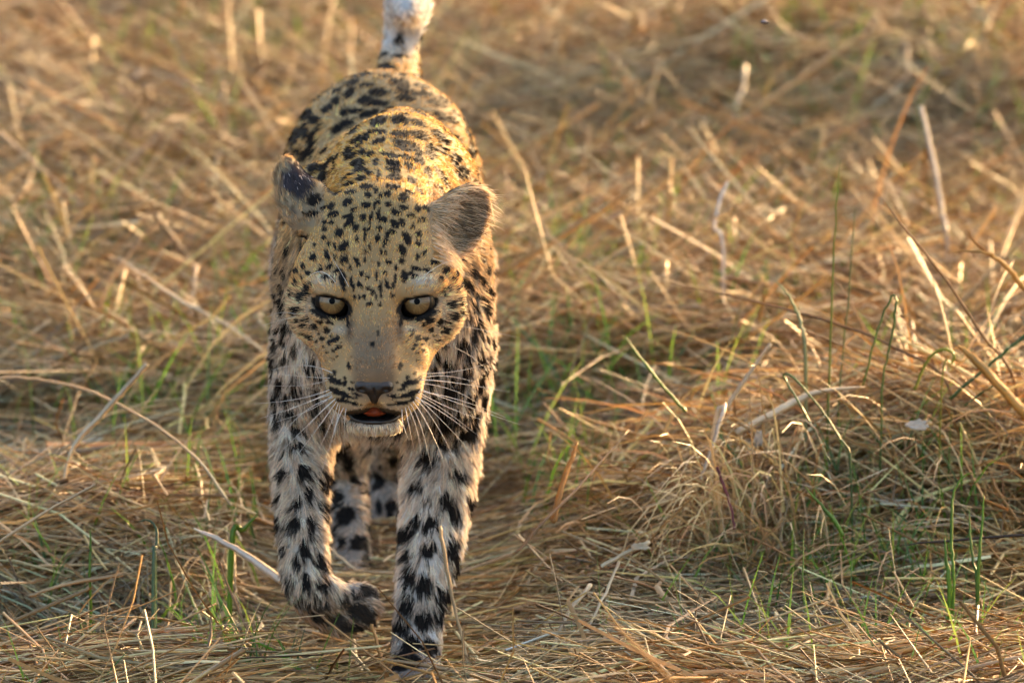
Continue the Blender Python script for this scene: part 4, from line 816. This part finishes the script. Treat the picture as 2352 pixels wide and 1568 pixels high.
B('dry_stalk', 'thin brown stalk slanting to the bottom edge near lower left corner', 'stalk', DS, [(141,1362,-.05),(169,1414,-.07),(197,1509,-.11),(218,1575,-.13)], 3.0, T_BRN, True, tip='start')
B('loose_straw', 'pale bent straw in the bottom left corner', 'straw', PS, [(-10,1545,-.13),(46,1532,-.12),(123,1534,-.12)], 4.6, T_WHT, tip='none')
B('grass_shoot', 'green blade slanting down right from the pale corner straw', 'grass', GB, [(121,1534,-.12),(150,1550,-.13),(190,1575,-.14)], 5.0, G_BR, tip='end')
B('grass_shoot', 'grey green blade arched over in the straw at left', 'grass', GB, [(316,1196,.05),(345,1196,.04),(360,1220,.03),(360,1256,.02),(352,1300,.0)], 4.0, G_BL, True, tip='start')
B('grass_shoot', 'thin upright green blade below the oval leaf', 'grass', GB, [(207,1212,.03),(208,1265,.02),(206,1318,.0)], 3.4, G_BR, True, tip='start')
B('grass_shoot', 'thin green blade in the lower left, left of its pair', 'grass', GB, [(179,1397,-.08),(186,1440,-.09),(197,1500,-.11)], 3.4, (.10,.19,.04), True, tip='start')
B('grass_shoot', 'thin green blade in the lower left, right of its pair', 'grass', GB, [(232,1440,-.09),(236,1490,-.10),(246,1550,-.12)], 4.0, (.09,.18,.04), True, tip='start')
B('loose_straw', 'pale straw with a frayed top leaning in the grass at far left', 'straw', PS, [(338,836,.50),(300,880,.50),(240,945,.49),(155,1060,.46)], 6.0, T_PALE, True, tip='end')
B('loose_straw', 'thin tan straw arching across the left side towards the leopard', 'straw', PS, [(-10,868,.62),(60,868,.60),(190,892,.57),(330,960,.50),(450,1050,.40),(530,1160,.28)], 3.4, T_TAN, tip='none')
B('loose_straw', 'blurred pale blade slanting down right to the leopard shoulder', 'straw', FB, [(270,590,1.35),(400,680,1.28),(520,745,1.22),(610,810,1.15)], 4.3, T_PALE, tip='both')
B('loose_straw', 'blurred pale straw bent over at its top left of the torn ear', 'straw', FB, [(520,345,2.5),(500,360,2.5),(493,422,2.45),(502,470,2.4),(520,520,2.35)], 5.0, T_PALE, True, tip='none')
B('dry_stalk', 'blurred grey stalk slanting across the upper left', 'stalk', FB, [(330,160,3.3),(193,267,3.2),(63,341,3.1)], 6.2, T_GRY, tip='none')
B('dry_stalk', 'blurred orange stalk standing at left with a sunlit tip', 'stalk', FB, [(215,362,2.3),(211,422,2.25),(214,548,2.2),(222,640,2.15)], 3.1, T_ORG, True, tip='none')
B('loose_straw', 'blurred pale straw standing bent right of centre behind the heap', 'straw', FB, [(1672,416,1.45),(1650,469,1.43),(1642,525,1.40),(1661,577,1.38)], 4.3, T_WHT, True, tip='none')
B('dry_stalk', 'blurred grey straight stalk standing at the right', 'stalk', FB, [(2115,244,1.9),(2141,356,1.85),(2164,487,1.8),(2175,562,1.75)], 5.9, T_GRY, True, tip='none')
B('loose_straw', 'blurred pale straw standing under the small insect', 'straw', FB, [(1712,148,3.0),(1706,206,2.95),(1687,280,2.9)], 5.6, T_PALE, True, tip='none')
B('dry_stalk', 'blurred pink stalk with an orange sunlit tip at upper centre right', 'stalk', FB, [(1521,130,3.0),(1511,165,2.95),(1497,215,2.9),(1492,260,2.85)], 5.6, T_ORG, True, tip='none')
B('loose_straw', 'blurred yellow upright straw right of the pink stalk', 'straw', FB, [(1541,360,1.9),(1540,410,1.88),(1536,475,1.85)], 4.3, T_ORG, True, tip='none')
B('grass_shoot', 'dark green broad blade rising to the right edge behind the orange leaf', 'grass', GB, [(2182,916,.40),(2250,856,.40),(2300,815,.40),(2380,750,.40)], 3.6, (.09,.16,.06), tip='none')
B('grass_shoot', 'dark green wide blade lying under the orange leaf at right', 'grass', GB, [(2216,931,.36),(2250,905,.37),(2290,880,.38)], 4.5, (.09,.16,.06), tip='both')
B('grass_shoot', 'yellow green blade curling over like a hook at right', 'grass', GB, [(2100,895,.33),(2122,844,.33),(2145,811,.33),(2171,802,.33),(2190,812,.32),(2186,835,.32),(2164,875,.31)], 3.6, G_YE, True, tip='end')
B('grass_shoot', 'pale green blade split at its tip above the heap', 'grass', GB, [(1781,644,.42),(1807,672,.42),(1830,713,.42),(1839,747,.41),(1849,826,.40)], 4.6, (.30,.34,.20), True, tip='start')
B('grass_shoot', 'bright green blade leaning left of the heap towards the leopard', 'grass', GB, [(1432,768,.50),(1480,832,.47),(1530,895,.44),(1575,945,.42)], 4.6, G_BR, False, tip='start')
# crumpled husk scraps
def scrap(name, label, ctr, lx, ly, col, seed):
    r = np.random.default_rng(seed); n, m = 9, 6; c = P(*ctr); U, W = np.meshgrid(np.linspace(-1, 1, n), np.linspace(-1, 1, m), indexing='ij')
    edge = 1-.35*np.abs(U)**3*np.abs(W); z = .30*np.sin(U*3+r.uniform(0, 6))*.5+.35*W**2+r.normal(size=U.shape)*.28
    top = c+CR*(U*lx*edge+r.normal(size=U.shape)*lx*.12)[..., None]+CU*(W*ly*edge+z*ly*.6)[..., None]+CV*(z*ly)[..., None]
    V = np.concatenate([top.reshape(-1, 3), (top-CV*.0012).reshape(-1, 3)]); idx = np.arange(n*m).reshape(n, m)
    q = np.stack([idx[:-1, :-1], idx[1:, :-1], idx[1:, 1:], idx[:-1, 1:]], -1).reshape(-1, 4); Q = np.concatenate([q, q[:, ::-1]+n*m])
    rim = np.concatenate([idx[:, 0], idx[-1, 1:], idx[-2::-1, -1], idx[0, -2::-1]]); Q = np.concatenate([Q, np.stack([rim[1:], rim[:-1], rim[:-1]+n*m, rim[1:]+n*m], -1)])
    tag(link(name, mesh_np(name, V, Q, mat=MAT_STRAW, color=np.tile(np.array(col), (len(V), 1)))), label, 'husk', 'white husk scraps')
scrap('husk_scrap', 'white crumpled husk lying in the heap near the right edge', (2108, 977, .28), .013, .005, (.66, .60, .52), 1)
scrap('husk_scrap', 'cream curled husk on straw to the right of the planted foreleg', (1470, 1256, .01), .010, .0035, (.60, .50, .36), 2)
scrap('husk_scrap', 'pale torn husk upright on the front of the heap', (1742, 1010, .22), .005, .009, (.58, .50, .40), 3)
# small insect in the air
ins = link('flying_insect', None); ins.location = P(1757, 52, .6); tag(ins, 'tiny dark insect flying at the upper right', 'insect')
m_ins = principled('insect', (.05, .022, .03), .4); m_wing = principled('insect_wing', (.12, .08, .08), .4)
V, Q = dome(np.zeros(3), (1, 0, .1), .0052, .02, math.pi-.02, 8, 10); V = V*np.array([1, .35, .35]); link('insect_body', mesh_np('insect_body', V, Q, mat=m_ins), ins)
for s in (-1, 1):
    V, Q = dome(np.array([-.001, s*.0035, .002]), (0, .3*s, 1), .0036, .02, math.pi-.02, 6, 10, squash=.06); link('wing', mesh_np('wing', V, Q, mat=m_wing), ins)
